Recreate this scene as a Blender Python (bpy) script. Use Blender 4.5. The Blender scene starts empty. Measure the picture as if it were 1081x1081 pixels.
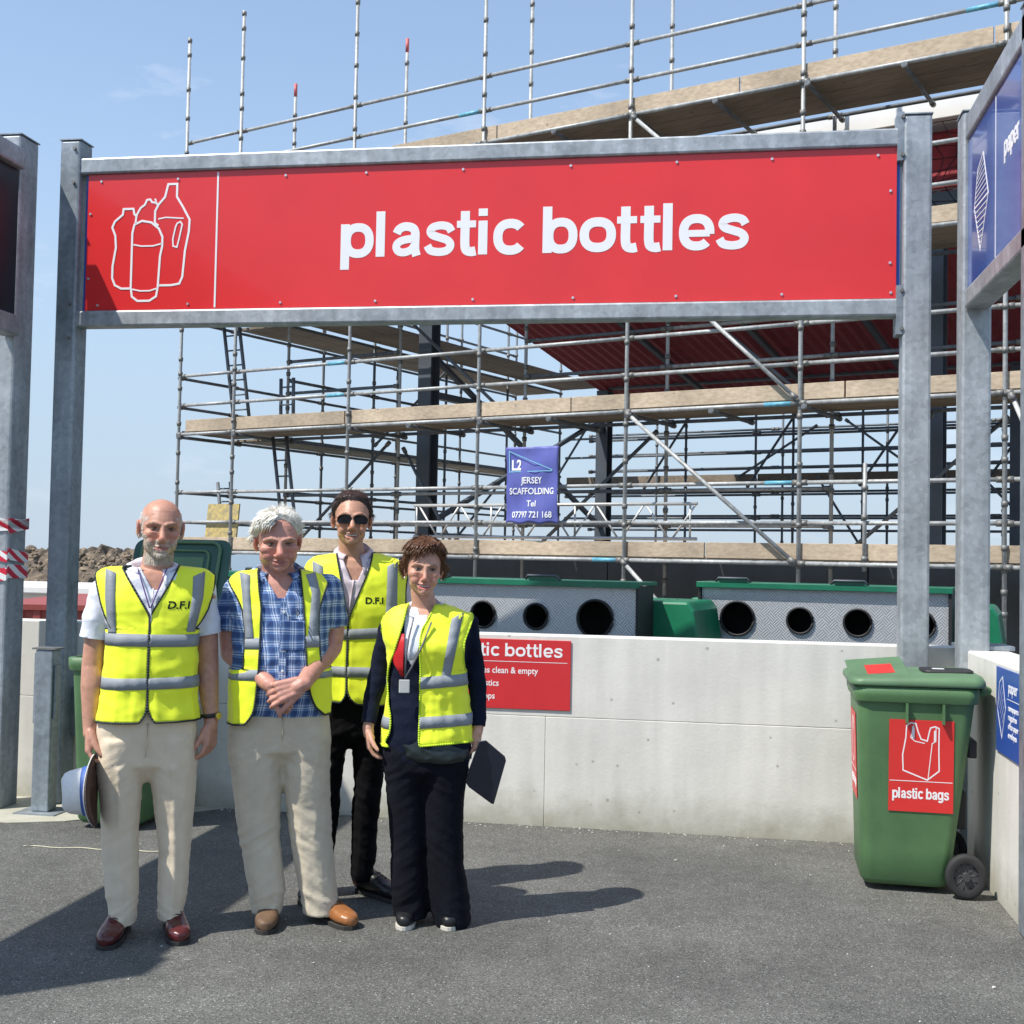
import bpy, bmesh, math, random
from mathutils import Vector, Matrix, noise
from mathutils.bvhtree import BVHTree
import numpy as np
R = math.radians
scene = bpy.context.scene
COL = scene.collection
# ---------------------------------------------------------------- camera
cam_d = bpy.data.cameras.new("camera"); cam = bpy.data.objects.new("camera", cam_d); COL.objects.link(cam)
cam_d.sensor_width = 36; cam_d.lens = 43.29; cam_d.clip_end = 5000
cam.matrix_world = Matrix.Translation((0, 0, 1.545)) @ Matrix.Rotation(R(9.5), 4, 'Z') @ Matrix.Rotation(R(92.09), 4, 'X') @ Matrix.Rotation(R(1.09), 4, 'Z')
scene.camera = cam
# ---------------------------------------------------------------- sun and sky
SUN = Vector((0.52, 0.43, -1.0)).normalized()
w = bpy.data.worlds.new("World"); scene.world = w; w.use_nodes = True
nt = w.node_tree; nt.nodes.clear()
out = nt.nodes.new('ShaderNodeOutputWorld'); bg = nt.nodes.new('ShaderNodeBackground')
sky = nt.nodes.new('ShaderNodeTexSky'); sky.sky_type = 'NISHITA'; sky.sun_disc = False
sky.sun_elevation = math.asin(-SUN.z); sky.sun_rotation = math.atan2(-SUN.x, -SUN.y)
sky.air_density = 1.0; sky.dust_density = 0.2; sky.ozone_density = 1.2; sky.altitude = 0
# thin high cloud wisps mixed into the sky by direction
tc = nt.nodes.new('ShaderNodeTexCoord'); mp = nt.nodes.new('ShaderNodeMapping'); mp.inputs['Scale'].default_value = (2.2, 5.0, 9.0)
mp.inputs['Rotation'].default_value = (0, R(25), R(20)); mp.inputs['Location'].default_value = (0.3, 0.1, 0.55)
nz = nt.nodes.new('ShaderNodeTexNoise'); nz.inputs['Scale'].default_value = 1.7; nz.inputs['Detail'].default_value = 8; nz.inputs['Roughness'].default_value = 0.62
rp = nt.nodes.new('ShaderNodeValToRGB'); rp.color_ramp.elements[0].position = 0.60; rp.color_ramp.elements[1].position = 0.80
rp.color_ramp.elements[1].color = (0.55, 0.55, 0.55, 1)
mx = nt.nodes.new('ShaderNodeMixRGB'); mx.inputs['Color2'].default_value = (4.2, 4.6, 5.2, 1)
L = nt.links.new
L(tc.outputs['Generated'], mp.inputs['Vector']); L(mp.outputs[0], nz.inputs['Vector']); L(nz.outputs['Fac'], rp.inputs[0])
# pale blue sea haze thickening toward the horizon
sxyz = nt.nodes.new('ShaderNodeSeparateXYZ'); L(tc.outputs['Generated'], sxyz.inputs[0])
hz = nt.nodes.new('ShaderNodeMapRange'); hz.interpolation_type = 'SMOOTHSTEP'; hz.inputs['From Min'].default_value = 0.0; hz.inputs['From Max'].default_value = 0.42; hz.inputs['To Min'].default_value = 0.92; hz.inputs['To Max'].default_value = 0.30
L(sxyz.outputs['Z'], hz.inputs['Value']); hm = nt.nodes.new('ShaderNodeMixRGB'); hm.inputs['Color2'].default_value = (2.25, 2.85, 3.6, 1)
L(hz.outputs[0], hm.inputs['Fac']); L(sky.outputs[0], hm.inputs['Color1'])
L(rp.outputs['Color'], mx.inputs['Fac']); L(hm.outputs[0], mx.inputs['Color1']); L(mx.outputs[0], bg.inputs['Color'])
bg.inputs['Strength'].default_value = 0.13
L(bg.outputs[0], out.inputs[0])
sd = bpy.data.lights.new("sun", 'SUN'); sd.energy = 3.5; sd.angle = R(0.5); sd.color = (1.0, 0.95, 0.88)
so = bpy.data.objects.new("sun", sd); COL.objects.link(so)
so.rotation_euler = SUN.to_track_quat('-Z', 'Y').to_euler()
scene.view_settings.view_transform = 'Standard'; scene.view_settings.look = 'None'
scene.view_settings.exposure = 0.75; scene.view_settings.gamma = 1.0
scene.render.engine = 'CYCLES'
scene.cycles.max_bounces = 8
scene.render.film_transparent = False

# ---------------------------------------------------------------- helpers
def tag(o, label=None, cat=None, group=None, kind=None):
    if label: o["label"] = label
    if cat: o["category"] = cat
    if group: o["group"] = group
    if kind: o["kind"] = kind
    return o
def empty(name, label=None, cat=None, loc=(0, 0, 0), rz=0, group=None, kind=None):
    o = bpy.data.objects.new(name, None); COL.objects.link(o); o.location = loc; o.rotation_euler = (0, 0, rz)
    o.empty_display_size = 0.1
    return tag(o, label, cat, group, kind)
def link_mesh(name, me, parent=None):
    o = bpy.data.objects.new(name, me); COL.objects.link(o)
    if parent: o.parent = parent
    return o
def obj(name, bm, mat, parent=None, smooth=False, bevel=0, recalc=True):
    if recalc: bmesh.ops.recalc_face_normals(bm, faces=bm.faces)
    me = bpy.data.meshes.new(name); bm.to_mesh(me); bm.free()
    for m in (mat if isinstance(mat, (list, tuple)) else [mat]): me.materials.append(m)
    if smooth: me.polygons.foreach_set('use_smooth', [True] * len(me.polygons))
    o = link_mesh(name, me, parent)
    if bevel:
        md = o.modifiers.new('bevel', 'BEVEL'); md.width = bevel; md.segments = 2; md.limit_method = 'ANGLE'; md.angle_limit = R(40)
        for p in me.polygons: p.use_smooth = False
    return o
def BM(): return bmesh.new()
def copy_tree(o, parent=None):
    c = o.copy(); COL.objects.link(c)
    if parent: c.parent = parent
    for ch in list(o.children): copy_tree(ch, c)
    return c
def box(bm, x0, x1, y0, y1, z0, z1, M=None, mi=0):
    vs = [bm.verts.new((x, y, z)) for z in (z0, z1) for y in (y0, y1) for x in (x0, x1)]
    if M is not None:
        for v in vs: v.co = M @ v.co
    for f in ((0, 2, 3, 1), (4, 5, 7, 6), (0, 1, 5, 4), (2, 6, 7, 3), (0, 4, 6, 2), (1, 3, 7, 5)):
        fc = bm.faces.new([vs[i] for i in f]); fc.material_index = mi
def frame_of(d):
    d = Vector(d).normalized(); a = Vector((0, 0, 1)) if abs(d.z) < .95 else Vector((1, 0, 0))
    s = d.cross(a).normalized(); return s, s.cross(d).normalized(), d
def tube(bm, a, b, r, n=10, r2=None, caps=True, mi=0):
    a = Vector(a); b = Vector(b); s, t, d = frame_of(b - a); r2 = r if r2 is None else r2
    ra = [bm.verts.new(a + (s * math.cos(k * 2 * math.pi / n) + t * math.sin(k * 2 * math.pi / n)) * r) for k in range(n)]
    rb = [bm.verts.new(b + (s * math.cos(k * 2 * math.pi / n) + t * math.sin(k * 2 * math.pi / n)) * r2) for k in range(n)]
    for k in range(n):
        f = bm.faces.new((ra[k], ra[(k + 1) % n], rb[(k + 1) % n], rb[k])); f.smooth = True; f.material_index = mi
    if caps:
        bm.faces.new(ra[::-1]).material_index = mi; bm.faces.new(rb).material_index = mi
def path_tube(bm, pts, r, n=8, closed=False, mi=0):
    pts = [Vector(p) for p in pts]; rings = []; m = len(pts); prev = None
    for i, p in enumerate(pts):
        d = (pts[(i + 1) % m] - pts[i - 1]) if closed else (pts[min(i + 1, m - 1)] - pts[max(i - 1, 0)])
        if d.length < 1e-9: d = Vector((0, 0, 1))
        s, t, d = frame_of(d)
        if prev is not None:
            s = (prev - d * prev.dot(d)); s = s.normalized() if s.length > 1e-6 else frame_of(d)[0]; t = d.cross(s)
        prev = s
        rr = r[i] if isinstance(r, (list, tuple)) else r
        rings.append([bm.verts.new(p + (s * math.cos(k * 2 * math.pi / n) + t * math.sin(k * 2 * math.pi / n)) * rr) for k in range(n)])
    for i in range(m if closed else m - 1):
        A_, B_ = rings[i], rings[(i + 1) % m]
        for k in range(n):
            f = bm.faces.new((A_[k], A_[(k + 1) % n], B_[(k + 1) % n], B_[k])); f.smooth = True; f.material_index = mi
    if not closed: bm.faces.new(rings[0][::-1]); bm.faces.new(rings[-1])
def prism(bm, pts, lo, hi, M=None, mi=0):
    """closed polygon pts (x,y) extruded along z lo..hi, mapped by M"""
    M = M or Matrix.Identity(4)
    a = [bm.verts.new(M @ Vector((p[0], p[1], lo))) for p in pts]; b = [bm.verts.new(M @ Vector((p[0], p[1], hi))) for p in pts]
    n = len(pts)
    bm.faces.new(a[::-1]).material_index = mi; bm.faces.new(b).material_index = mi
    for k in range(n): bm.faces.new((a[k], a[(k + 1) % n], b[(k + 1) % n], b[k])).material_index = mi
def ribbon(bm, pts, wd, lo, hi, M, closed=False):
    """flat stroke of width wd along a 2D polyline, extruded lo..hi"""
    P = [Vector((p[0], p[1])) for p in pts]; n = len(P); Ls = []; Rs = []
    for i in range(n):
        if closed: d0 = P[i] - P[i - 1]; d1 = P[(i + 1) % n] - P[i]
        else:
            d0 = P[i] - P[i - 1] if i else P[1] - P[0]; d1 = P[i + 1] - P[i] if i < n - 1 else d0
        d0 = d0.normalized(); d1 = d1.normalized(); t = (d0 + d1); t = t.normalized() if t.length > 1e-6 else d0
        nn = Vector((-t.y, t.x)); c = max(.35, nn.dot(Vector((-d1.y, d1.x))))
        Ls.append(P[i] + nn * (wd / 2 / c)); Rs.append(P[i] - nn * (wd / 2 / c))
    lay = [[bm.verts.new(M @ Vector((q.x, q.y, z))) for q in Q] for z in (lo, hi) for Q in (Ls, Rs)]
    m = n if closed else n - 1
    for i in range(m):
        j = (i + 1) % n
        bm.faces.new((lay[2][i], lay[3][i], lay[3][j], lay[2][j])); bm.faces.new((lay[0][i], lay[0][j], lay[1][j], lay[1][i]))
        bm.faces.new((lay[0][i], lay[2][i], lay[2][j], lay[0][j])); bm.faces.new((lay[1][i], lay[1][j], lay[3][j], lay[3][i]))
    if not closed:
        for i in (0, n - 1): bm.faces.new((lay[0][i], lay[1][i], lay[3][i], lay[2][i]))

# ---------------------------------------------------------------- materials
def new_mat(name):
    m = bpy.data.materials.new(name); m.use_nodes = True; nt = m.node_tree
    return m, nt, nt.nodes['Principled BSDF']
def N_(nt, typ, **kw):
    n = nt.nodes.new(typ)
    for k, v in kw.items():
        if k in n.inputs: n.inputs[k].default_value = v
        else: setattr(n, k, v)
    return n
def c4(c): return (c[0], c[1], c[2], 1) if len(c) == 3 else c
def mat(name, col, rough=.6, metal=0, var=.12, scale=8, bump=0, bscale=40, spec=.5, col2=None, coat=0, stretch=None, detail=6, transl=None, sheen=0):
    m, nt, b = new_mat(name)
    tc = N_(nt, 'ShaderNodeTexCoord'); mp = N_(nt, 'ShaderNodeMapping')
    if stretch: mp.inputs['Scale'].default_value = stretch
    nt.links.new(tc.outputs['Object'], mp.inputs['Vector'])
    nz = N_(nt, 'ShaderNodeTexNoise', Scale=scale, Detail=detail, Roughness=.6)
    nt.links.new(mp.outputs[0], nz.inputs['Vector'])
    rp = N_(nt, 'ShaderNodeValToRGB'); e = rp.color_ramp.elements
    e[0].position = .3; e[1].position = .7
    c2 = col2 or [max(0, c * (1 - var)) for c in col]; c1 = col if col2 else [min(1, c * (1 + var)) for c in col]
    e[0].color = c4(c2); e[1].color = c4(c1)
    nt.links.new(nz.outputs['Fac'], rp.inputs[0]); nt.links.new(rp.outputs[0], b.inputs['Base Color'])
    b.inputs['Roughness'].default_value = rough; b.inputs['Metallic'].default_value = metal
    b.inputs['Specular IOR Level'].default_value = spec; b.inputs['Coat Weight'].default_value = coat
    b.inputs['Sheen Weight'].default_value = sheen
    if bump:
        n2 = N_(nt, 'ShaderNodeTexNoise', Scale=bscale, Detail=5); nt.links.new(mp.outputs[0], n2.inputs['Vector'])
        bp = N_(nt, 'ShaderNodeBump', Strength=bump, Distance=.01); nt.links.new(n2.outputs['Fac'], bp.inputs['Height'])
        nt.links.new(bp.outputs[0], b.inputs['Normal'])
    return m
def galv(name, base=(.42, .45, .47), metal=.35, rough=.42):
    m, nt, b = new_mat(name)
    tc = N_(nt, 'ShaderNodeTexCoord')
    v = N_(nt, 'ShaderNodeTexVoronoi', Scale=38); nz = N_(nt, 'ShaderNodeTexNoise', Scale=3.5, Detail=8, Roughness=.65)
    mp = N_(nt, 'ShaderNodeMapping'); mp.inputs['Scale'].default_value = (6, 6, .7)
    n3 = N_(nt, 'ShaderNodeTexNoise', Scale=2.5, Detail=6)
    for q in (v, nz): nt.links.new(tc.outputs['Object'], q.inputs['Vector'])
    nt.links.new(tc.outputs['Object'], mp.inputs['Vector']); nt.links.new(mp.outputs[0], n3.inputs['Vector'])
    r1 = N_(nt, 'ShaderNodeValToRGB'); r1.color_ramp.elements[0].position = .3; r1.color_ramp.elements[1].position = .72
    r1.color_ramp.elements[0].color = c4([c * .72 for c in base]); r1.color_ramp.elements[1].color = c4([min(1, c * 1.18) for c in base])
    nt.links.new(nz.outputs['Fac'], r1.inputs[0])
    sep = N_(nt, 'ShaderNodeSeparateColor'); nt.links.new(v.outputs['Color'], sep.inputs[0])
    r2 = N_(nt, 'ShaderNodeMapRange', **{'To Min': .86, 'To Max': 1.1}); nt.links.new(sep.outputs[0], r2.inputs['Value'])
    m1 = N_(nt, 'ShaderNodeMixRGB', blend_type='MULTIPLY', Fac=1.0); nt.links.new(r1.outputs[0], m1.inputs['Color1']); nt.links.new(r2.outputs[0], m1.inputs['Color2'])
    r3 = N_(nt, 'ShaderNodeMapRange', **{'From Min': .35, 'From Max': .7, 'To Min': .8, 'To Max': 1.08}); nt.links.new(n3.outputs['Fac'], r3.inputs['Value'])
    m2 = N_(nt, 'ShaderNodeMixRGB', blend_type='MULTIPLY', Fac=1.0); nt.links.new(m1.outputs[0], m2.inputs['Color1']); nt.links.new(r3.outputs[0], m2.inputs['Color2'])
    nt.links.new(m2.outputs[0], b.inputs['Base Color'])
    rr = N_(nt, 'ShaderNodeMapRange', **{'To Min': rough - .1, 'To Max': rough + .2}); nt.links.new(nz.outputs['Fac'], rr.inputs['Value']); nt.links.new(rr.outputs[0], b.inputs['Roughness'])
    b.inputs['Metallic'].default_value = metal
    bp = N_(nt, 'ShaderNodeBump', Strength=.12, Distance=.004); nt.links.new(n3.outputs['Fac'], bp.inputs['Height']); nt.links.new(bp.outputs[0], b.inputs['Normal'])
    return m
def asphalt():
    m, nt, b = new_mat('asphalt'); tc = N_(nt, 'ShaderNodeTexCoord')
    a = N_(nt, 'ShaderNodeTexVoronoi', Scale=230); f = N_(nt, 'ShaderNodeTexNoise', Scale=260, Detail=3); g = N_(nt, 'ShaderNodeTexNoise', Scale=.9, Detail=9, Roughness=.65)
    s = N_(nt, 'ShaderNodeTexNoise', Scale=9, Detail=7, Roughness=.7)
    for q in (a, f, g, s): nt.links.new(tc.outputs['Object'], q.inputs['Vector'])
    sep = N_(nt, 'ShaderNodeSeparateColor'); nt.links.new(a.outputs['Color'], sep.inputs[0])
    r0 = N_(nt, 'ShaderNodeValToRGB'); e = r0.color_ramp.elements
    e[0].position = 0; e[0].color = (.022, .022, .022, 1); e[1].position = 1; e[1].color = (.34, .34, .33, 1)
    x = e.new(.72); x.color = (.112, .112, .100, 1); x = e.new(.95); x.color = (.160, .158, .142, 1); x = e.new(.12); x.color = (.060, .060, .054, 1); x = e.new(.3); x.color = (.100, .100, .089, 1)
    nt.links.new(sep.outputs[0], r0.inputs[0])
    r1 = N_(nt, 'ShaderNodeMapRange', **{'From Min': .3, 'From Max': .7, 'To Min': .64, 'To Max': 1.30}); nt.links.new(g.outputs['Fac'], r1.inputs['Value'])
    r2 = N_(nt, 'ShaderNodeMapRange', **{'From Min': .3, 'From Max': .7, 'To Min': .85, 'To Max': 1.15}); nt.links.new(s.outputs['Fac'], r2.inputs['Value'])
    m1 = N_(nt, 'ShaderNodeMixRGB', blend_type='MULTIPLY', Fac=1.0); nt.links.new(r0.outputs[0], m1.inputs['Color1']); nt.links.new(r1.outputs[0], m1.inputs['Color2'])
    m2 = N_(nt, 'ShaderNodeMixRGB', blend_type='MULTIPLY', Fac=1.0); nt.links.new(m1.outputs[0], m2.inputs['Color1']); nt.links.new(r2.outputs[0], m2.inputs['Color2'])
    nt.links.new(m2.outputs[0], b.inputs['Base Color']); b.inputs['Roughness'].default_value = .85
    ad = N_(nt, 'ShaderNodeMath', operation='ADD'); nt.links.new(a.outputs['Distance'], ad.inputs[0]); nt.links.new(f.outputs['Fac'], ad.inputs[1])
    bp = N_(nt, 'ShaderNodeBump', Strength=.40, Distance=.005); nt.links.new(ad.outputs[0], bp.inputs['Height']); nt.links.new(bp.outputs[0], b.inputs['Normal'])
    return m
def concrete(name, base, dirt=(.22, .21, .17), dirt_h=.22, spots=True):
    m, nt, b = new_mat(name); tc = N_(nt, 'ShaderNodeTexCoord'); gm = N_(nt, 'ShaderNodeNewGeometry')
    g = N_(nt, 'ShaderNodeTexNoise', Scale=1.6, Detail=9, Roughness=.62); f = N_(nt, 'ShaderNodeTexNoise', Scale=60, Detail=4); v = N_(nt, 'ShaderNodeTexVoronoi', Scale=7)
    mp = N_(nt, 'ShaderNodeMapping'); mp.inputs['Scale'].default_value = (5, 5, .5); st = N_(nt, 'ShaderNodeTexNoise', Scale=2, Detail=6)
    for q in (g, f, v): nt.links.new(tc.outputs['Object'], q.inputs['Vector'])
    nt.links.new(tc.outputs['Object'], mp.inputs[0]); nt.links.new(mp.outputs[0], st.inputs['Vector'])
    r0 = N_(nt, 'ShaderNodeValToRGB'); e = r0.color_ramp.elements; e[0].position = .28; e[1].position = .72
    e[0].color = c4([c * .86 for c in base]); e[1].color = c4([min(1, c * 1.08) for c in base]); nt.links.new(g.outputs['Fac'], r0.inputs[0])
    rs = N_(nt, 'ShaderNodeMapRange', **{'From Min': .35, 'From Max': .65, 'To Min': .93, 'To Max': 1.04}); nt.links.new(st.outputs['Fac'], rs.inputs['Value'])
    m1 = N_(nt, 'ShaderNodeMixRGB', blend_type='MULTIPLY', Fac=1.0); nt.links.new(r0.outputs[0], m1.inputs['Color1']); nt.links.new(rs.outputs[0], m1.inputs['Color2'])
    # blow holes
    rv = N_(nt, 'ShaderNodeValToRGB'); rv.color_ramp.elements[0].position = .045; rv.color_ramp.elements[0].color = (1, 1, 1, 1); rv.color_ramp.elements[1].position = .085; rv.color_ramp.elements[1].color = (0, 0, 0, 1)
    nt.links.new(v.outputs['Distance'], rv.inputs[0])
    m2 = N_(nt, 'ShaderNodeMixRGB'); m2.inputs['Color2'].default_value = c4([c * .45 for c in base])
    nt.links.new(m1.outputs[0], m2.inputs['Color1'])
    mm = N_(nt, 'ShaderNodeMath', operation='MULTIPLY'); nt.links.new(rv.outputs[0], mm.inputs[0]); mm.inputs[1].default_value = .75 if spots else 0
    nt.links.new(mm.outputs[0], m2.inputs['Fac'])
    # splash dirt along the foot
    sp = N_(nt, 'ShaderNodeSeparateXYZ'); nt.links.new(gm.outputs['Position'], sp.inputs[0])
    ns = N_(nt, 'ShaderNodeTexNoise', Scale=5, Detail=7, Roughness=.7); nt.links.new(tc.outputs['Object'], ns.inputs['Vector'])
    sb = N_(nt, 'ShaderNodeMath', operation='MULTIPLY_ADD'); nt.links.new(ns.outputs['Fac'], sb.inputs[0]); sb.inputs[1].default_value = -dirt_h * 1.6; nt.links.new(sp.outputs['Z'], sb.inputs[2])
    rd = N_(nt, 'ShaderNodeMapRange', **{'From Min': -dirt_h * .9, 'From Max': dirt_h * .25, 'To Min': .75, 'To Max': 0.0}); nt.links.new(sb.outputs[0], rd.inputs['Value'])
    m3 = N_(nt, 'ShaderNodeMixRGB'); m3.inputs['Color2'].default_value = c4(dirt); nt.links.new(m2.outputs[0], m3.inputs['Color1']); nt.links.new(rd.outputs[0], m3.inputs['Fac'])
    nt.links.new(m3.outputs[0], b.inputs['Base Color']); b.inputs['Roughness'].default_value = .8
    bp = N_(nt, 'ShaderNodeBump', Strength=.15, Distance=.006); nt.links.new(f.outputs['Fac'], bp.inputs['Height']); nt.links.new(bp.outputs[0], b.inputs['Normal'])
    return m
def wood(name, c1, c2, rot=0):
    m, nt, b = new_mat(name); tc = N_(nt, 'ShaderNodeTexCoord'); mr = N_(nt, 'ShaderNodeMapping'); mr.inputs['Rotation'].default_value = (0, 0, rot)
    mp = N_(nt, 'ShaderNodeMapping'); mp.inputs['Scale'].default_value = (1.2, 22, 22)
    nt.links.new(tc.outputs['Object'], mr.inputs[0]); nt.links.new(mr.outputs[0], mp.inputs[0])
    g = N_(nt, 'ShaderNodeTexNoise', Scale=1.4, Detail=7, Roughness=.6); nt.links.new(mp.outputs[0], g.inputs['Vector'])
    k = N_(nt, 'ShaderNodeTexNoise', Scale=.9, Detail=4); nt.links.new(mr.outputs[0], k.inputs['Vector'])
    r0 = N_(nt, 'ShaderNodeValToRGB'); r0.color_ramp.elements[0].position = .3; r0.color_ramp.elements[1].position = .7
    r0.color_ramp.elements[0].color = c4(c2); r0.color_ramp.elements[1].color = c4(c1); nt.links.new(g.outputs['Fac'], r0.inputs[0])
    r1 = N_(nt, 'ShaderNodeMapRange', **{'From Min': .3, 'From Max': .7, 'To Min': .72, 'To Max': 1.2}); nt.links.new(k.outputs['Fac'], r1.inputs['Value'])
    v = N_(nt, 'ShaderNodeTexVoronoi', Scale=3.1); nt.links.new(mr.outputs[0], v.inputs['Vector'])
    rv = N_(nt, 'ShaderNodeMapRange', **{'From Min': .03, 'From Max': .09, 'To Min': .4, 'To Max': 1}); nt.links.new(v.outputs['Distance'], rv.inputs['Value'])
    m1 = N_(nt, 'ShaderNodeMixRGB', blend_type='MULTIPLY', Fac=1.0); nt.links.new(r0.outputs[0], m1.inputs['Color1']); nt.links.new(r1.outputs[0], m1.inputs['Color2'])
    m2 = N_(nt, 'ShaderNodeMixRGB', blend_type='MULTIPLY', Fac=1.0); nt.links.new(m1.outputs[0], m2.inputs['Color1']); nt.links.new(rv.outputs[0], m2.inputs['Color2'])
    nt.links.new(m2.outputs[0], b.inputs['Base Color']); b.inputs['Roughness'].default_value = .85
    return m
M_ASPH = asphalt()
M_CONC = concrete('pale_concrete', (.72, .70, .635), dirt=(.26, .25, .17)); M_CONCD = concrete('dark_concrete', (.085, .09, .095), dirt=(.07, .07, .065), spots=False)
M_GALV = galv('galvanised_steel'); M_GALVD = galv('weathered_galvanised', (.31, .35, .38), .4, .45)
M_TUBE = galv('scaffold_tube', (.44, .45, .44), .25, .5); M_TUBED = galv('shaded_scaffold_tube', (.16, .18, .20), .25, .6)  # M_TUBED: darker copy, shade of inner and rear tubes put into its colour
M_COUP = mat('coupler_steel', (.20, .20, .19), .6, .5, .3, 30)
M_BLUEP = mat('blue_paint_worn', (.13, .38, .50), .5, .1, .3, 20)
M_REDP = mat('red_paint_worn', (.55, .12, .12), .5, .1, .3, 20)
M_WOOD = wood('scaffold_board', (.57, .46, .33), (.37, .29, .205), R(22.2)); M_WOODD = wood('shaded_deck_board', (.28, .235, .18), (.17, .14, .11), R(22.2))  # M_WOODD: darker copy of the board wood, shade under the decks in its colour
M_RED = mat('red_sign_enamel', (.74, .030, .030), .30, 0, .07, 1.4, coat=.2); M_WHITE = mat('white_lettering', (.85, .85, .85), .4, 0, .02)
M_REDF = mat('red_sign_matt', (.60, .03, .035), .45, 0, .05, 3)
M_BLUE = mat('blue_sign_enamel', (.035, .085, .36), .16, 0, .04, 2, coat=.5); M_BLUE2 = mat('blue_panel_back', (.03, .09, .38), .3, 0, .05)
M_NAVYB = mat('shaded_navy_board', (.012, .014, .022), .3, 0, .1)  # shade of the face turned from the sun is put into this navy
M_STEELD = mat('dark_grey_steel', (.075, .088, .105), .5, .1, .15, 3); M_BLACK = mat('black_void', (.006, .006, .006), .8)
M_RIVET = mat('rivet', (.7, .7, .7), .3, .6)
# ================================================================ ground
def sheet(name, x0, x1, y0, y1, z, m, kind='structure', n=1):
    bm = BM(); bmesh.ops.create_grid(bm, x_segments=n, y_segments=n, size=.5)
    for v in bm.verts: v.co = Vector((x0 + (v.co.x + .5) * (x1 - x0), y0 + (v.co.y + .5) * (y1 - y0), z))
    o = obj(name, bm, m); tag(o, kind=kind); return o
M_LOW = mat('lower_ground_tarmac', (.16, .155, .14), .9, 0, .25, .4)
sheet('ground', -2500, 2500, -1500, 3500, -1.3, M_LOW)
bm = BM(); box(bm, -60, 60, -50, 7.3, -1.29, 0); yard = tag(obj('yard_pavement', bm, M_ASPH), kind='structure')
# sea beyond the shore
M_SEA = mat('sea', (.03, .09, .14), .15, 0, .1, .02)
sheet('sea', -2500, 2500, 140, 3500, -1.25, M_SEA)

# ================================================================ walls
wall = empty('concrete_wall', 'long low pale concrete wall behind the group, under the row of recycling hoods', 'wall', (0, 7.1, 0))
def wp(name, x0, x1, y0, y1, z0, z1, m=M_CONC, parent=None, bev=.008):
    bm = BM(); box(bm, x0, x1, y0 - 7.1, y1 - 7.1, z0, z1); return obj(name, bm, m, parent or wall, bevel=bev)
wp('lower_course', -9, -.968, 7.09, 7.3, -.02, .626, bev=.003); wp('lower_course', -.9665, 1.33, 7.09, 7.3, -.02, .626, bev=.003)
wp('upper_course', -9, 1.33, 7.0915, 7.2985, .6275, 1.092, bev=.004)
sw = empty('concrete_side_wall', 'short pale concrete side wall at the right, running toward the camera', 'wall', (1.4, 6.3, 0))
bm = BM(); box(bm, -.1, .12, -.84, .785, -.02, 1.10); obj('wall_panel', bm, M_CONC, sw, bevel=.01)
bm = BM(); box(bm, -.13, .14, .50, .785, 1.103, 1.125); obj('coping_plate', bm, M_GALVD, sw)
bm = BM(); box(bm, -.03, .03, -.09, .06, .45, .75); 
fl = obj('junction_box', bm, M_GALVD, bevel=.006); fl.rotation_euler = (0, 0, R(90)); fl.location = (-3.83, 7.055, -.05); tag(fl, 'small grey metal box fixed low on the pale wall beside the left post', 'box')

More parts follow.
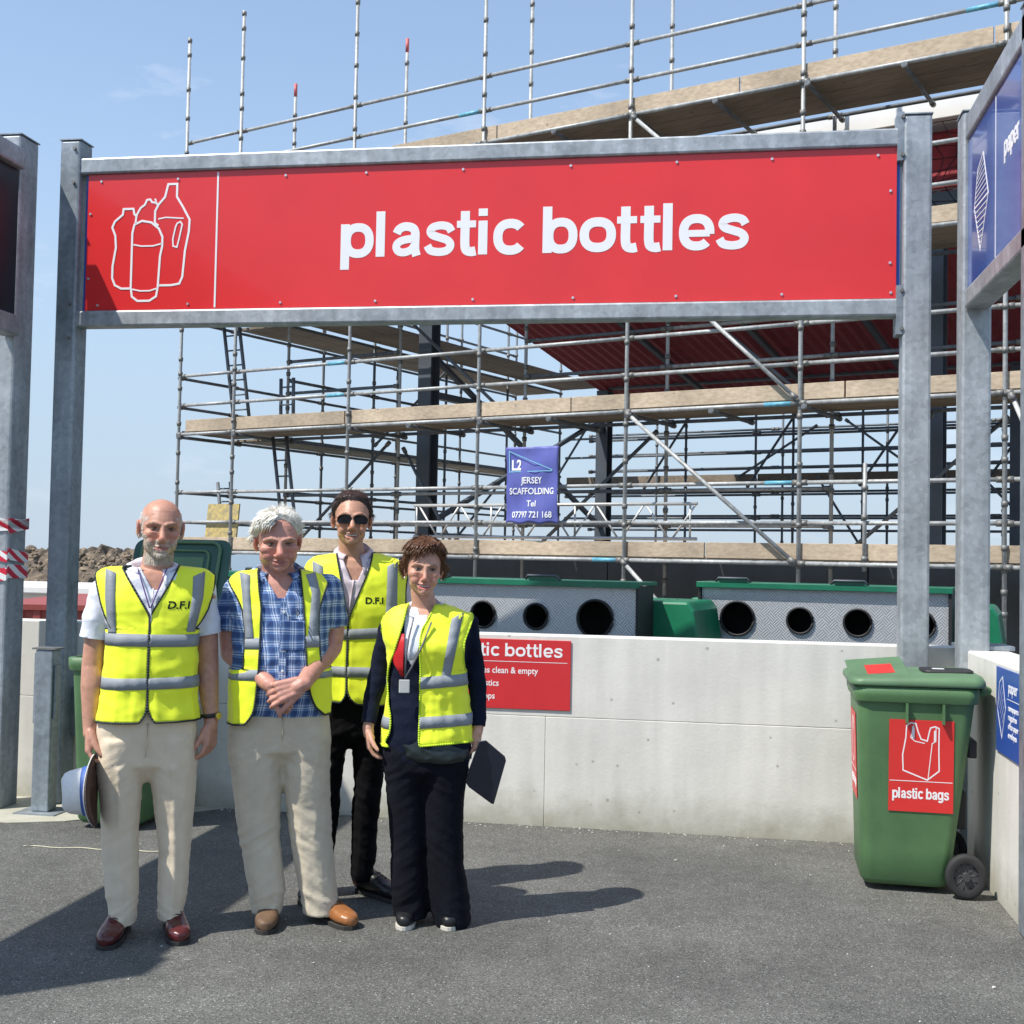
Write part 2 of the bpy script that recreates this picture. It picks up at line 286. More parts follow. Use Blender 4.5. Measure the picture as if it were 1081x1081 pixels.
# ================================================================ stroke lettering
def smooth(pts, k=5):
    P = [Vector(p) for p in pts]; o = []
    for i in range(len(P) - 1):
        a, b, c, d = P[max(i - 1, 0)], P[i], P[i + 1], P[min(i + 2, len(P) - 1)]
        for j in range(k):
            t = j / k
            o.append(.5 * ((2 * b) + (c - a) * t + (2 * a - 5 * b + 4 * c - d) * t * t + (3 * b - a - 3 * c + d) * t ** 3))
    o.append(P[-1]); return [(q.x, q.y) for q in o]
def arc(cx, cy, rx, ry, a0, a1, n=30):
    o = []
    for i in range(n + 1):
        a = R(a0 + (a1 - a0) * i / n); c_, s_ = math.cos(a), math.sin(a); o.append((cx + rx * math.copysign(abs(c_) ** .86, c_), cy + ry * math.copysign(abs(s_) ** .86, s_)))
    return o
GL = {
 'l': ([([(.14, 0), (.14, 1.36)], 0, 1)], .49), 'i': ([([(.14, 0), (.14, 1.0)], 0, 1), ([(.14, 1.14), (.14, 1.36)], 0, 1)], .49),
 'o': ([(arc(.54, .5, .41, .375, 0, 360)[:-1], 1, 1)], 1.10), 'c': ([(arc(.51, .5, .39, .395, 38, 322), 0, 1)], 1.02),
 'p': ([([(.13, -.37), (.13, 1.0)], 0, 1), (arc(.55, .5, .37, .395, 0, 360)[:-1], 1, .95)], 1.13),
 'b': ([([(.13, 0), (.13, 1.36)], 0, 1), (arc(.55, .5, .37, .395, 0, 360)[:-1], 1, .95)], 1.13),
 'g': ([([(.92, 1.0), (.92, .05)] + arc(.53, -.02, .39, .24, 0, -150, 12), 0, .95), (arc(.50, .5, .37, .395, 0, 360)[:-1], 1, .95)], 1.13),
 'e': ([(arc(.51, .5, .39, .395, -6, 318, 30), 0, .95), ([(.2, .47), (.9, .47)], 0, .72)], 1.06),
 't': ([(smooth([(.28, 1.30), (.28, .8), (.28, .32), (.33, .14), (.48, .09), (.62, .11)]), 0, 1), ([(.02, .91), (.62, .91)], 0, .76)], .70),
 's': ([(smooth([(.885, .70), (.80, .83), (.64, .885), (.46, .885), (.28, .83), (.215, .715), (.29, .61), (.5, .535), (.73, .46), (.84, .36), (.845, .25), (.75, .145), (.58, .105), (.40, .108), (.22, .16), (.125, .30)], 7), 0, .88)], 1.03),
 'a': ([(smooth([(.17, .68), (.24, .80), (.38, .875), (.54, .88), (.70, .82), (.765, .68), (.765, .45), (.765, .22), (.79, .10), (.82, .0)], 7), 0, .95), (smooth([(.765, .55), (.62, .515), (.40, .48), (.22, .40), (.165, .27), (.24, .145), (.40, .11), (.58, .155), (.70, .25), (.765, .38)], 7), 0, .86)], 1.03),
 'r': ([([(.13, 0), (.13, 1.0)], 0, 1), (smooth([(.13, .55), (.2, .77), (.36, .88), (.58, .88)]), 0, .95)], .68),
 ' ': ([], .5)}
def stroke_text(bm, s, x0, x1, base, xh, M, wd=.255, depth=.004):
    adv = sum(GL[c][1] for c in s); k = (x1 - x0) / adv; x = x0; q = 0
    for c in s:
        g, a = GL[c]
        for pts, closed, wf in g:
            q += 1
            ribbon(bm, [(x + p[0] * k, base + p[1] * xh) for p in pts], wd * wf * xh, 0, depth + (q % 3) * .00015, M, closed)
        x += a * k
def text_obj(name, s, size, mt, parent, M, depth=.001, bold=0.0, align='LEFT', sp=1.0, xs=1.0, shear=0):
    cu = bpy.data.curves.new(name, 'FONT'); cu.body = s; cu.size = size; cu.extrude = depth; cu.offset = bold; cu.align_x = align
    cu.space_character = sp; cu.resolution_u = 3; cu.space_line = 1.0; cu.shear = shear
    t = bpy.data.objects.new('tmp', cu); COL.objects.link(t)
    dg = bpy.context.evaluated_depsgraph_get(); me = bpy.data.meshes.new_from_object(t.evaluated_get(dg))
    bpy.data.objects.remove(t); me.transform(M @ Matrix.Diagonal((xs, 1, 1, 1))); me.materials.clear(); me.materials.append(mt); me.name = name
    return link_mesh(name, me, parent)
# panel frames: local x right, y up, z toward the viewer
def panel_M(x, y, z, face='-Y'):
    if face == '-Y': return Matrix.Translation((x, y, z)) @ Matrix(((1, 0, 0, 0), (0, 0, -1, 0), (0, 1, 0, 0), (0, 0, 0, 1)))
    if face == '-X': return Matrix.Translation((x, y, z)) @ Matrix(((0, 0, -1, 0), (-1, 0, 0, 0), (0, 1, 0, 0), (0, 0, 0, 1)))

# ================================================================ sign frames
def post(parent, x, y, w, d, z1, m=M_GALV, z0=0.0, cap=True):
    bm = BM(); box(bm, x - w / 2, x + w / 2, y - d / 2, y + d / 2, z0, z1)
    p = obj('post', bm, m, parent, bevel=.014)
    if cap:
        bm = BM(); box(bm, x - w / 2 - .004, x + w / 2 + .004, y - d / 2 - .004, y + d / 2 + .004, z1 + .001, z1 + .008); obj('cap_plate', bm, M_GALVD, p)
    return p
def rail(parent, x0, x1, y0, y1, z0, z1, m=M_GALV, name='rail'):
    bm = BM(); box(bm, x0, x1, y0, y1, z0, z1); return obj(name, bm, m, parent, bevel=.012)
F1 = empty('sign_frame', 'big galvanised steel gantry carrying the long red plastic bottles sign', 'sign', (-1.47, 7.0, 0))
def rel(o, P=(-1.47, 7.0, 0)):
    for v in o.data.vertices: v.co -= Vector(P)
    for c in o.children:
        if c.name.startswith('cap_plate'): rel(c, P)
    return o
G = []
G.append(post(F1, -3.955, 7.005, .135, .15, 4.055, M_GALVD)); G.append(post(F1, 1.055, 7.0, .15, .15, 4.01))
G.append(rail(F1, -3.93, .98, 6.94, 7.05, 3.845, 3.945)); G.append(rail(F1, -3.93, .98, 6.94, 7.05, 2.903, 3.0))
for x in (-3.925, .975):
    for z in (2.80, 3.76):
        bm = BM(); box(bm, x - .008 - (.02 if x > 0 else -.0), x + .008 + (0 if x > 0 else .02), 6.932, 7.055, z, z + .27); G.append(obj('end_plate', bm, M_GALVD, F1))
        for q in (.03, .24): 
            bm = BM(); tube(bm, (x, 6.932, z + q), (x, 6.918, z + q), .011, 6); G.append(obj('bolt', bm, M_COUP, F1))
bm = BM(); box(bm, -3.845, .948, 6.962, 6.972, 3.004, 3.843); PN = obj('sign_panel', bm, M_RED, F1); G.append(PN)
bm = BM(); box(bm, -3.865, .968, 6.976, 6.99, 3.003, 3.844); G.append(obj('backing_panel', bm, M_BLUE2, F1))
Mp = panel_M(0, 6.9615, 0)
bm = BM(); stroke_text(bm, 'plastic bottles', -2.222, .160, 3.297, .198, Mp, wd=.272, depth=.0009); G.append(obj('lettering', bm, M_WHITE, PN))
bm = BM(); ribbon(bm, [(-3.003, 3.012), (-3.003, 3.835)], .011, 0, .002, Mp); G.append(obj('divider_line', bm, M_WHITE, PN))
# bottle pictogram: traced in units of photo pixels of the sign zoom, converted to metres
def pic(pts, wd, closed=False, sm=False, bm=None):
    q = [(-3.677 + (x - 475) * .001535, 3.775 - (y - 375) * .001454) for x, y in pts]
    ribbon(bm, smooth(q, 4) if sm else q, wd, 0, .0015 + .0004 * (len(pts) % 3), Mp, closed)
bm = BM()
pic([(556, 815), (520, 815), (492, 800), (480, 770), (480, 720), (492, 640), (488, 590), (474, 555), (484, 530), (517, 502), (520, 478), (562, 478), (566, 500), (578, 512)], .013, bm=bm)
pic([(560, 815), (560, 580), (568, 545), (600, 530), (640, 538), (672, 565), (688, 600), (688, 640), (680, 680), (674, 815)], .013, bm=bm)
pic([(560, 812), (566, 850), (590, 868), (640, 868), (668, 850), (674, 812)], .013, bm=bm)
pic([(564, 818), (600, 826), (640, 826), (672, 816)], .009, bm=bm); pic([(566, 630), (600, 637), (650, 637), (686, 628)], .009, bm=bm)
pic([(572, 540), (576, 505), (592, 475), (610, 462), (618, 442), (632, 440), (640, 452), (656, 455), (662, 462), (652, 438)], .012, bm=bm)
pic([(654, 540), (654, 490), (668, 462), (694, 432), (706, 378), (744, 378), (744, 432), (772, 478), (800, 530), (798, 580), (784, 660), (776, 770), (764, 798), (730, 804), (680, 804)], .013, bm=bm)
pic([(654, 540), (670, 552)], .012, bm=bm); pic([(668, 524), (700, 518), (775, 524)], .008, bm=bm)
pic([(742, 560), (732, 610), (734, 640), (750, 645), (758, 610), (770, 550), (762, 538), (748, 545)], .009, True, bm=bm)
G.append(obj('pictogram', bm, M_WHITE, PN))
bm = BM()
rv = []
for i in range(9): rv += [(-3.80 + i * .585 + random.Random(i).uniform(-.06, .06), 3.80), (-3.76 + i * .585, 3.035)]
for z in (3.2, 3.6): rv += [(-3.825, z), (.915, z)]
for x, z in rv: tube(bm, (x, 6.963, z), (x, 6.956, z), .0075, 8)
rvo = obj('rivet', bm, M_RIVET, PN); G.append(rvo)
for o in G: rel(o)
# right-hand blue frame, seen end on
F2 = empty('sign_frame', 'galvanised gantry with the blue paper sign, running toward the camera at the right', 'sign', (1.29, 6.85, 0)); G = []
G.append(post(F2, 1.335, 6.85, .15, .16, 3.96)); G.append(post(F2, 1.355, 5.47, .17, .15, 3.96, M_GALVD))
G.append(rail(F2, 1.27, 1.40, 4.55, 6.765, 3.80, 3.93)); G.append(rail(F2, 1.27, 1.40, 4.55, 6.765, 2.90, 3.0))
G.append(post(F2, 1.335, 4.47, .15, .15, 3.96))
bm = BM(); box(bm, 1.285, 1.295, 4.56, 6.76, 3.003, 3.797); PB = obj('sign_panel', bm, M_BLUE, F2); G.append(PB)
Mx = Matrix.Translation((1.2848, 6.76, 0)) @ Matrix(((0, 0, -1, 0), (-1, 0, 0, 0), (0, 1, 0, 0), (0, 0, 0, 1)))
bm = BM(); stroke_text(bm, 'paper', .84, 1.13, 3.43, .075, Mx, wd=.27, depth=.0015); G.append(obj('lettering', bm, M_WHITE, PB))
bm = BM(); ribbon(bm, [(.66, 3.01), (.66, 3.79)], .009, 0, .0015, Mx); G.append(obj('divider_line', bm, M_WHITE, PB))
bm = BM(); D_ = [(.25, 3.56), (.38, 3.61), (.50, 3.37), (.32, 3.13), (.17, 3.38)]
ribbon(bm, D_, .010, 0, .0012, Mx, True)
for i in range(9):
    a = Vector(D_[0]).lerp(Vector(D_[4]), i / 8 * .98); c = Vector(D_[1]).lerp(Vector(D_[2]), i / 8 * .98); ribbon(bm, [tuple(a), tuple(c)], .005, 0, .0015, Mx)
    a = Vector(D_[4]).lerp(Vector(D_[3]), i / 8 * .95); c = Vector(D_[2]).lerp(Vector(D_[3]), i / 8 * .95); ribbon(bm, [tuple(a), tuple(c)], .005, 0, .0018, Mx)
G.append(obj('pictogram', bm, M_WHITE, PB))
for o in G: rel(o, (1.29, 6.85, 0))
# left-hand frame with its dark board
F3 = empty('sign_frame', 'galvanised gantry with a dark board at the left edge, barrier tape on its post', 'sign', (-4.27, 6.8, 0)); G = []
G.append(post(F3, -4.27, 6.80, .25, .20, 4.02)); G.append(post(F3, -4.20, 2.65, .2, .2, 3.96))
G.append(rail(F3, -4.22, -4.10, 2.76, 6.695, 3.80, 3.92)); G.append(rail(F3, -4.22, -4.10, 2.76, 6.695, 2.80, 2.92))
bm = BM(); box(bm, -4.16, -4.145, 2.77, 6.69, 2.922, 3.798); PB = obj('sign_panel', bm, M_NAVYB, F3); G.append(PB)
for o in G: rel(o, (-4.27, 6.8, 0))
# red and white barrier tape
def tape_mat():
    m, nt, b = new_mat('barrier_tape'); tc = N_(nt, 'ShaderNodeTexCoord'); mp = N_(nt, 'ShaderNodeMapping'); mp.inputs['Rotation'].default_value = (0, R(0), 0)
    sp = N_(nt, 'ShaderNodeSeparateXYZ'); nt.links.new(tc.outputs['UV'], sp.inputs[0])
    a = N_(nt, 'ShaderNodeMath', operation='MULTIPLY_ADD'); nt.links.new(sp.outputs[0], a.inputs[0]); a.inputs[1].default_value = 1; nt.links.new(sp.outputs[1], a.inputs[2])
    f = N_(nt, 'ShaderNodeMath', operation='FRACT'); nt.links.new(a.outputs[0], f.inputs[0])
    g = N_(nt, 'ShaderNodeMath', operation='GREATER_THAN'); nt.links.new(f.outputs[0], g.inputs[0]); g.inputs[1].default_value = .5
    mx = N_(nt, 'ShaderNodeMixRGB'); mx.inputs['Color1'].default_value = (.62, .02, .05, 1); mx.inputs['Color2'].default_value = (.78, .78, .76, 1)
    nt.links.new(g.outputs[0], mx.inputs['Fac']); nt.links.new(mx.outputs[0], b.inputs['Base Color']); b.inputs['Roughness'].default_value = .3; return m
M_TAPE = tape_mat()
bm = BM(); uv = bm.loops.layers.uv.new('UVMap')
def band(z, tilt, hgt, u0):
    prs = [(-4.399, 6.696), (-4.14, 6.69), (-4.135, 6.70), (-4.132, 6.905)]
    us = [0, 1.8, 1.86, 3.2]; pv = None
    for k, (x, y) in enumerate(prs):
        zz = z + tilt * us[k] + .012 * math.sin(k * 2.1 + u0 * 5)
        v0 = bm.verts.new((x, y, zz)); v1 = bm.verts.new((x, y, zz + hgt * (1 - .12 * (k % 2))))
        if pv:
            f = bm.faces.new((pv[0], v0, v1, pv[1])); U_ = [(us[k - 1] + u0, 0), (us[k] + u0, 0), (us[k] + u0, 1), (us[k - 1] + u0, 1)]
            for lp, q in zip(f.loops, U_): lp[uv].uv = q
        pv = (v0, v1)
band(1.62, .010, .075, .1); band(1.50, -.018, .07, .5); band(1.33, .012, .085, .8); band(1.685, -.012, .06, .35)
tp = obj('barrier_tape', bm, M_TAPE); tp.data.transform(Matrix.Translation((4.27, -6.8, 0))); tp.location = (-4.27, 6.8, 0)
md = tp.modifiers.new('s', 'SOLIDIFY'); md.thickness = .0015; md.offset = 1
tag(tp, 'red and white barrier tape wound around the leftmost post', 'tape')
# short bollard post with base plate
BO = empty('bollard', 'short grey steel stub post on a square base plate before the left posts', 'bollard', (-3.87, 6.72, 0))
bm = BM(); box(bm, -.055, .055, -.05, .05, .013, .95); obj('post', bm, M_GALVD, BO, bevel=.008)
bm = BM(); box(bm, -.13, .13, -.11, .11, 0.001, .012); obj('base_plate', bm, M_GALVD, BO)
bm = BM(); box(bm, -.07, -.058, -.03, .03, .52, .93); box(bm, .058, .068, -.03, .03, .55, .86); obj('side_strip', bm, M_GALVD, BO)
bm = BM(); box(bm, -.075, .075, -.055, .055, .952, .962); obj('cap_plate', bm, M_COUP, BO)

# ================================================================ wall signs
SG = empty('wall_sign', 'red plastic bottles instruction sign screwed to the low pale wall', 'sign', (-1.215, 7.088, .87))
bm = BM(); box(bm, -.39, .39, -.006, 0, -.205, .197); sp_ = obj('sign_panel', bm, M_REDF, SG, bevel=.002)
Ms = panel_M(0, -.0062, 0)
bm = BM(); stroke_text(bm, 'plastic bottles', -.345, .345, .098, .056, Ms, wd=.235, depth=.0008); obj('lettering', bm, M_WHITE, sp_)
bm = BM(); ribbon(bm, [(-.37, .068), (.37, .068)], .003, 0, .0008, Ms); obj('divider_line', bm, M_WHITE, sp_)
for k, s in enumerate(('plastic bottles clean & empty', 'no other plastics', 'remove all tops')):
    text_obj('lettering', s, .052, M_WHITE, sp_, Ms @ Matrix.Translation((-.345 + (0 if k == 0 else 0), .0 - k * .075, 0)), .0008, .0006, xs=.90)
SB = empty('wall_sign', 'blue instruction sign on the short side wall beside the green bin', 'sign', (1.298, 5.80, .88))
bm = BM(); box(bm, -.006, 0, -.29, .27, -.19, .20); sp_ = obj('sign_panel', bm, M_BLUE2, SB, bevel=.002)
Mb = Matrix.Translation((-.0062, .27, 0)) @ Matrix(((0, 0, -1, 0), (-1, 0, 0, 0), (0, 1, 0, 0), (0, 0, 0, 1)))
bm = BM(); ribbon(bm, [(.03, .0), (.07, .13), (.13, .16), (.19, .02), (.12, -.12)], .006, 0, .0008, Mb, True)
for i in range(5): ribbon(bm, [(.05 + i * .02, .03 - i * .02), (.12 + i * .012, .12 - i * .03)], .003, 0, .0008, Mb)
obj('pictogram', bm, M_WHITE, sp_)
bm = BM(); ribbon(bm, [(.22, .07), (.54, .07)], .003, 0, .0008, Mb); obj('divider_line', bm, M_WHITE, sp_)
text_obj('lettering', 'newspapers\nmagazines\noffice paper\nenvelopes', .04, M_WHITE, sp_, Mb @ Matrix.Translation((.24, .02, 0)), .0008, .0004)
text_obj('lettering', 'paper', .075, M_WHITE, sp_, Mb @ Matrix.Translation((.24, .10, 0)), .0008, .001)

# ================================================================ scaffolding
SA = R(-22.2)
SCF = empty('scaffold_tower', 'tall tube scaffolding of several board decks wrapped around the unfinished building', 'scaffolding', (-8.96, 19.6, -1.3), SA)
GZ = -1.3
def S_(t, d, z): return Vector((t, d, z - GZ))
def standard(t, d, z0, z1, m=M_TUBE, tip=None, cup=.5, r=.027):
    bm = BM(); tube(bm, S_(t, d, z0), S_(t, d, z1), r, 10)
    z = z0 + .45
    while z < z1 - .05:
        tube(bm, S_(t, d, z - .035), S_(t, d, z + .03), r * 1.32, 10, r * 1.5, mi=1)
        z += cup * random.Random(int((t * 31 + z * 7) * 10)).choice((.5, 1, 1, 1.2))
    mm = [m, M_COUP, tip or m]
    if tip: tube(bm, S_(t, d, z1 - .22), S_(t, d, z1 + .01), r * 1.12, 10, mi=2)
    return obj('standard', bm, mm, SCF)
def ledger(a, b, m=M_TUBE, name='ledger', r=.027, ends=None):
    a, b = Vector(a), Vector(b); bm = BM(); tube(bm, a, b, r, 10)
    d = (b - a).normalized()
    for p in (a + d * .05, b - d * .05): tube(bm, p - d * .045, p + d * .045, r * 1.4, 8, mi=1)
    if ends: tube(bm, b - d * .45, b - d * .06, r * 1.1, 10, mi=2)
    return obj(name, bm, [m, M_COUP, ends or m], SCF)
TS = [-.1, 1.16, 3.58, 5.98, 8.35, 10.74, 13.13, 15.5]
tops = [10.35, 10.55, 11.6, 11.6, 11.2, 11.0, 11.0, 11]
for i, t in enumerate(TS):
    standard(t, 0, GZ, tops[i], M_TUBE, cup=.5)
for i, t in enumerate(TS[1:]):
    standard(t, 1.3, GZ if i else 1.5, [9.75, 10.05, 10.3, 10.6, 10.6, 10.6, 10][i], M_TUBE, M_REDP if i in (0, 1, 3) else None)
rnd = random.Random(5)
for k in range(len(TS) - 1):
    a, b = TS[k], TS[k + 1]
    for z in (1.53, 3.51, 5.52, 7.53):
        ledger(S_(a, -.03, z), S_(b, -.03, z), ends=M_BLUEP if (k * 3 + int(z)) % 5 == 0 else None)
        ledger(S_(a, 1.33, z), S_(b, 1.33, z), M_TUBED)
        for q in ((0, .5, 1.0) if k else (.0, .5, 1.0)):
            if q: ledger(S_(a, .03 + rnd.uniform(0, .01), z + q), S_(b, .03, z + q), name='guard_rail', ends=M_BLUEP if rnd.random() < .2 else None)
    for z in (2.03, 2.53, 4.30, 4.85, 6.05, 6.55):
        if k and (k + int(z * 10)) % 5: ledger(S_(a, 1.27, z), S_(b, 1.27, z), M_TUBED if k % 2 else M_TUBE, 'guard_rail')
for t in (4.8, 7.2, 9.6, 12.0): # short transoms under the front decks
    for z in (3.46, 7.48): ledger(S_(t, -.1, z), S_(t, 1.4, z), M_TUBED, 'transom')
for t in TS:
    for z in (3.46, 7.48): ledger(S_(t + .08, -.1, z), S_(t + .08, 1.4, z), M_TUBED, 'transom')
# decks
def deck(t0, t1, d0, d1, z, along='t', n=5):
    bm = BM(); 
    for k in range(n):
        if along == 't': a = d0 + (d1 - d0) * k / n; b = d0 + (d1 - d0) * (k + 1) / n - .012; box(bm, t0, t1, a, b, z - GZ + .002 * (k % 2), z - GZ + .038 + .002 * (k % 2))
        else: a = t0 + (t1 - t0) * k / n; b = t0 + (t1 - t0) * (k + 1) / n - .012; box(bm, a, b, d0, d1, z - GZ + .002 * (k % 2), z - GZ + .038 + .002 * (k % 2))
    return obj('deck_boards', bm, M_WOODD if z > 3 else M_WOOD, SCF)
def toe(t0, t1, d, z, h=.215, m=M_WOOD):
    bm = BM(); box(bm, t0, t1, d, d + .038, z - GZ, z - GZ + h); return obj('toe_board', bm, m, SCF, bevel=.004)
for z in (1.56, 3.54, 5.55, 7.56):
    for k in range(len(TS) - 1):
        if z == 7.56 and k < 2: continue
        deck(TS[k] + .01, TS[k + 1] - .01, .06, 1.24, z)
    if z != 5.55 or True:
        jo = [[.02, 5.1, 9.5, 13.4, 15.5], [.03, 3.5, 7.5, 11.3, 15.5], [.03, 4, 8, 12, 15.5], [4.3, 6.2, 9.9, 13.0, 15.5]][int((z - 1.5) / 2)]
        for k in range(len(jo) - 1): toe(jo[k], jo[k + 1] - .02, .025 + .003 * (k % 2), z + .02, .20)
# left return, running back
DS = [1.3, 3.7, 6.1, 8.5, 10.9]
for d in DS[1:]:
    standard(-.1, d, GZ, 8.6, M_TUBED); standard(1.16, d, GZ, 8.6, M_TUBED)
DD = [0] + DS
for k in range(len(DD) - 1):
    a, b = DD[k], DD[k + 1]
    for z in (1.53, 3.48, 5.48):
        for q in (0, .5, 1.0): ledger(S_(-.13, a, z + q), S_(-.13, b, z + q), M_TUBED, 'guard_rail' if q else 'ledger')
        if k: ledger(S_(1.19, a, z), S_(1.19, b, z), M_TUBED); ledger(S_(1.19, a, z + 1.05), S_(1.19, b, z + 1.05), M_TUBED, 'guard_rail')
for z in (3.50, 5.50):
    deck(-.04, 1.1, 1.3, 6.05, z, 'd'); deck(-.04, 1.1, 6.07, 10.9, z, 'd')
deck(1.2, 2.4, 1.35, 10.9, 5.56, 'd')
# rear run
for i, t in enumerate(TS[2:]):
    standard(t, 11.2, GZ, 6.6, M_TUBED); standard(t + .2, 12.4, GZ, 6.6, M_TUBED); standard(t + 1.3, 9.9, GZ, 5.0, M_TUBED)
for a, b in ((1.16, 6.0), (6.0, 10.8), (10.8, 15.6), (15.6, 20.5)):
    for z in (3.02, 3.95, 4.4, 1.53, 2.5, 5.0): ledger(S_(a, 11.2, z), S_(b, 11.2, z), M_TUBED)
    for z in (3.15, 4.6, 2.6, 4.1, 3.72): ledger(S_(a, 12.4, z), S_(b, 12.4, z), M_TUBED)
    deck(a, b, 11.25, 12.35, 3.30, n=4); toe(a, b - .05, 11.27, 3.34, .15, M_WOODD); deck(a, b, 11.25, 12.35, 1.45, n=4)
# braces
def br(p0, p1, d0=-.07, d1=-.07, m=M_TUBE): ledger(S_(p0[0], d0, p0[1]), S_(p1[0], d1, p1[1]), m, 'brace')
br((9.45, 4.75), (10.72, 3.56)); br((8.38, 3.50), (10.72, 1.53)); br((8.35, 1.53), (9.35, .55)); br((8.4, 7.5), (9.9, 6.1)); br((13.2, 3.5), (14.0, 1.5))
br((3.6, 3.3), (4.7, 1.6), 1.4, 1.4, M_TUBED); br((7.4, 3.4), (8.6, 1.5), 11.1, 11.1, M_TUBED); br((10.6, 3.5), (12.4, 1.6), 11.1, 11.1, M_TUBED); br((5.6, 3.4), (7.4, 4.5), 11.1, 11.1, M_TUBED)
br((1.2, 1.6), (1.2, 3.4), 6.1, 8.5, M_TUBED); br((1.2, 3.6), (1.2, 5.4), 3.7, 6.1, M_TUBED); br((8.0, 4.6), (9.6, 3.4), 11.1, 11.1, M_TUBED); br((11.2, 4.5), (13.0, 3.2), 11.1, 11.1, M_TUBED)
for k, t in enumerate(TS[1:-1]):
    if k % 2 == 0: br((t + .1, 1.6), (t + 2.2, 3.4), 1.36, 1.36, M_TUBED)
    else: br((t + 2.2, 3.6), (t + .1, 5.4), 1.36, 1.36, M_TUBED)
    br((t + .3, 3.1), (t + 1.4, 4.7), 9.9, 9.9, M_TUBED)
for z in (2.2, 3.5, 4.2): ledger(S_(2.5, 9.9, z), S_(16.5, 9.9, z), M_TUBED)
# loose upright beside the right part of the lower deck
bm = BM(); tube(bm, S_(11.55, .0, 1.45), S_(11.55, .0, 2.75), .0245, 10)
for z in (1.6, 2.1, 2.45): tube(bm, S_(11.55, 0, z - .03), S_(11.55, 0, z + .03), .04, 10, mi=1)
obj('standard', bm, [M_TUBE, M_COUP], SCF)
def sloc(t, d, z): c_, s_ = math.cos(SA), math.sin(SA); return Vector((-8.96 + t * c_ - d * s_, 19.6 + t * s_ + d * c_, z))
# lattice beam
M_ALU = mat('aluminium_tube', (.62, .62, .60), .4, .35, .12, 6)
LB = empty('lattice_beam', 'silver aluminium lattice beam lying along the lower scaffold deck behind the banner', 'beam', sloc(6.85, .45, 1.80), SA)
bm = BM(); tube(bm, (-2.3, 0, .50), (2.35, 0, .50), .024, 10); obj('top_chord', bm, M_ALU, LB)
bm = BM(); tube(bm, (-2.3, 0, .03), (2.35, 0, .03), .024, 10); obj('bottom_chord', bm, M_ALU, LB)
bm = BM(); x = -2.2; k = 0
while x < 2.0:
    tube(bm, (x, 0, .04 if k % 2 else .49), (x + .33, 0, .49 if k % 2 else .04), .015, 8); x += .36 if k % 2 else .40; k += 1
for x in (-2.25, -.9, .5, 2.25): tube(bm, (x, 0, .04), (x, 0, .49), .015, 8)
obj('lacing', bm, M_ALU, LB)
# banner
M_BAN = mat('purple_banner_cloth', (.10, .115, .38), .55, 0, .15, 3)
BN = empty('banner', 'purple scaffolding company banner hung from the scaffold rail', 'banner', sloc(6.97, -.11, 2.55), SA)
def bw(x, z): return .012 * math.sin(x * 9 + z * 4) + .010 * math.sin(z * 11 - x * 5) + .008 * math.sin(x * 21 + 1 + z * 3)
bm = BM(); nx, nz = 24, 32; gv = [[bm.verts.new((-.42 + .84 * i / nx, bw(i / nx, j / nz), -.53 + 1.06 * j / nz + .012 * math.sin(i * .7) * (1 - j / nz))) for i in range(nx + 1)] for j in range(nz + 1)]
for j in range(nz):
    for i in range(nx): bm.faces.new((gv[j][i], gv[j][i + 1], gv[j + 1][i + 1], gv[j + 1][i])).smooth = True
cl = obj('cloth', bm, M_BAN, BN); md = cl.modifiers.new('s', 'SOLIDIFY'); md.thickness = .003
def on_ban(o):
    for v in o.data.vertices: v.co.y += bw((v.co.x + .42) / .84, (v.co.z + .53) / 1.06)
M_BANL = mat('pale_blue_line', (.25, .55, .75), .5)
for s, sz, x, z, bo, al, xs in (('L2', .20, -.33, .21, .006, 'LEFT', .8), ('JERSEY', .125, .0, .02, .002, 'CENTER', .85), ('SCAFFOLDING', .125, .0, -.13, .002, 'CENTER', .86), ('Tel', .12, .0, -.30, .0015, 'CENTER', .9), ('07797 721 168', .122, .0, -.455, .002, 'CENTER', .86)):
    on_ban(text_obj('lettering', s, sz, M_WHITE, cl, panel_M(x, -.008, z), .002, bo, al, xs=xs))
bm = BM(); ribbon(bm, [(-.36, .17), (-.36, .47), (.33, .20)], .014, 0, .003, panel_M(0, -.006, 0), False); ribbon(bm, [(-.36, .185), (.33, .19)], .012, 0, .0033, panel_M(0, -.006, 0)); o = obj('triangle_mark', bm, M_BANL, cl); on_ban(o)
# ladders
def ladder(name, label, a0, a1, w, n, m=M_TUBED):
    a0, a1 = Vector(a0), Vector(a1); L0 = empty(name, label, 'ladder', a0, SA, 'ladders on the scaffold')
    bm = BM(); v = a1 - a0; v = Matrix.Rotation(-SA, 3, 'Z') @ v
    for s in (0, w):
        tube(bm, Vector((s, 0, 0)), Vector((s, 0, 0)) + v, .03, 8)
        obj('stile', bm, m, L0); bm = BM()
    for k in range(n):
        bm = BM(); p = v * ((k + .5) / n); tube(bm, p + Vector((.02, 0, 0)), p + Vector((w - .02, 0, 0)), .015, 6); obj('rung', bm, m, L0)
ladder('ladder', 'ladder rising from the scaffold middle deck at its left end', sloc(.62, .6, 3.58), sloc(.20, .6, 5.9), .36, 9)
ladder('ladder', 'long ladder leaning below the middle deck, above the white haired man', sloc(1.62, .8, 1.62), sloc(1.30, .8, 3.5), .30, 7)
ladder('ladder', 'short ladder end poking up behind the yellow panel', sloc(.22, .8, 1.62), sloc(.04, .8, 2.75), .30, 5)
ladder('ladder', 'ladder top standing above the middle deck beside a wire basket', sloc(1.38, .9, 3.60), sloc(1.36, .9, 4.50), .28, 3)
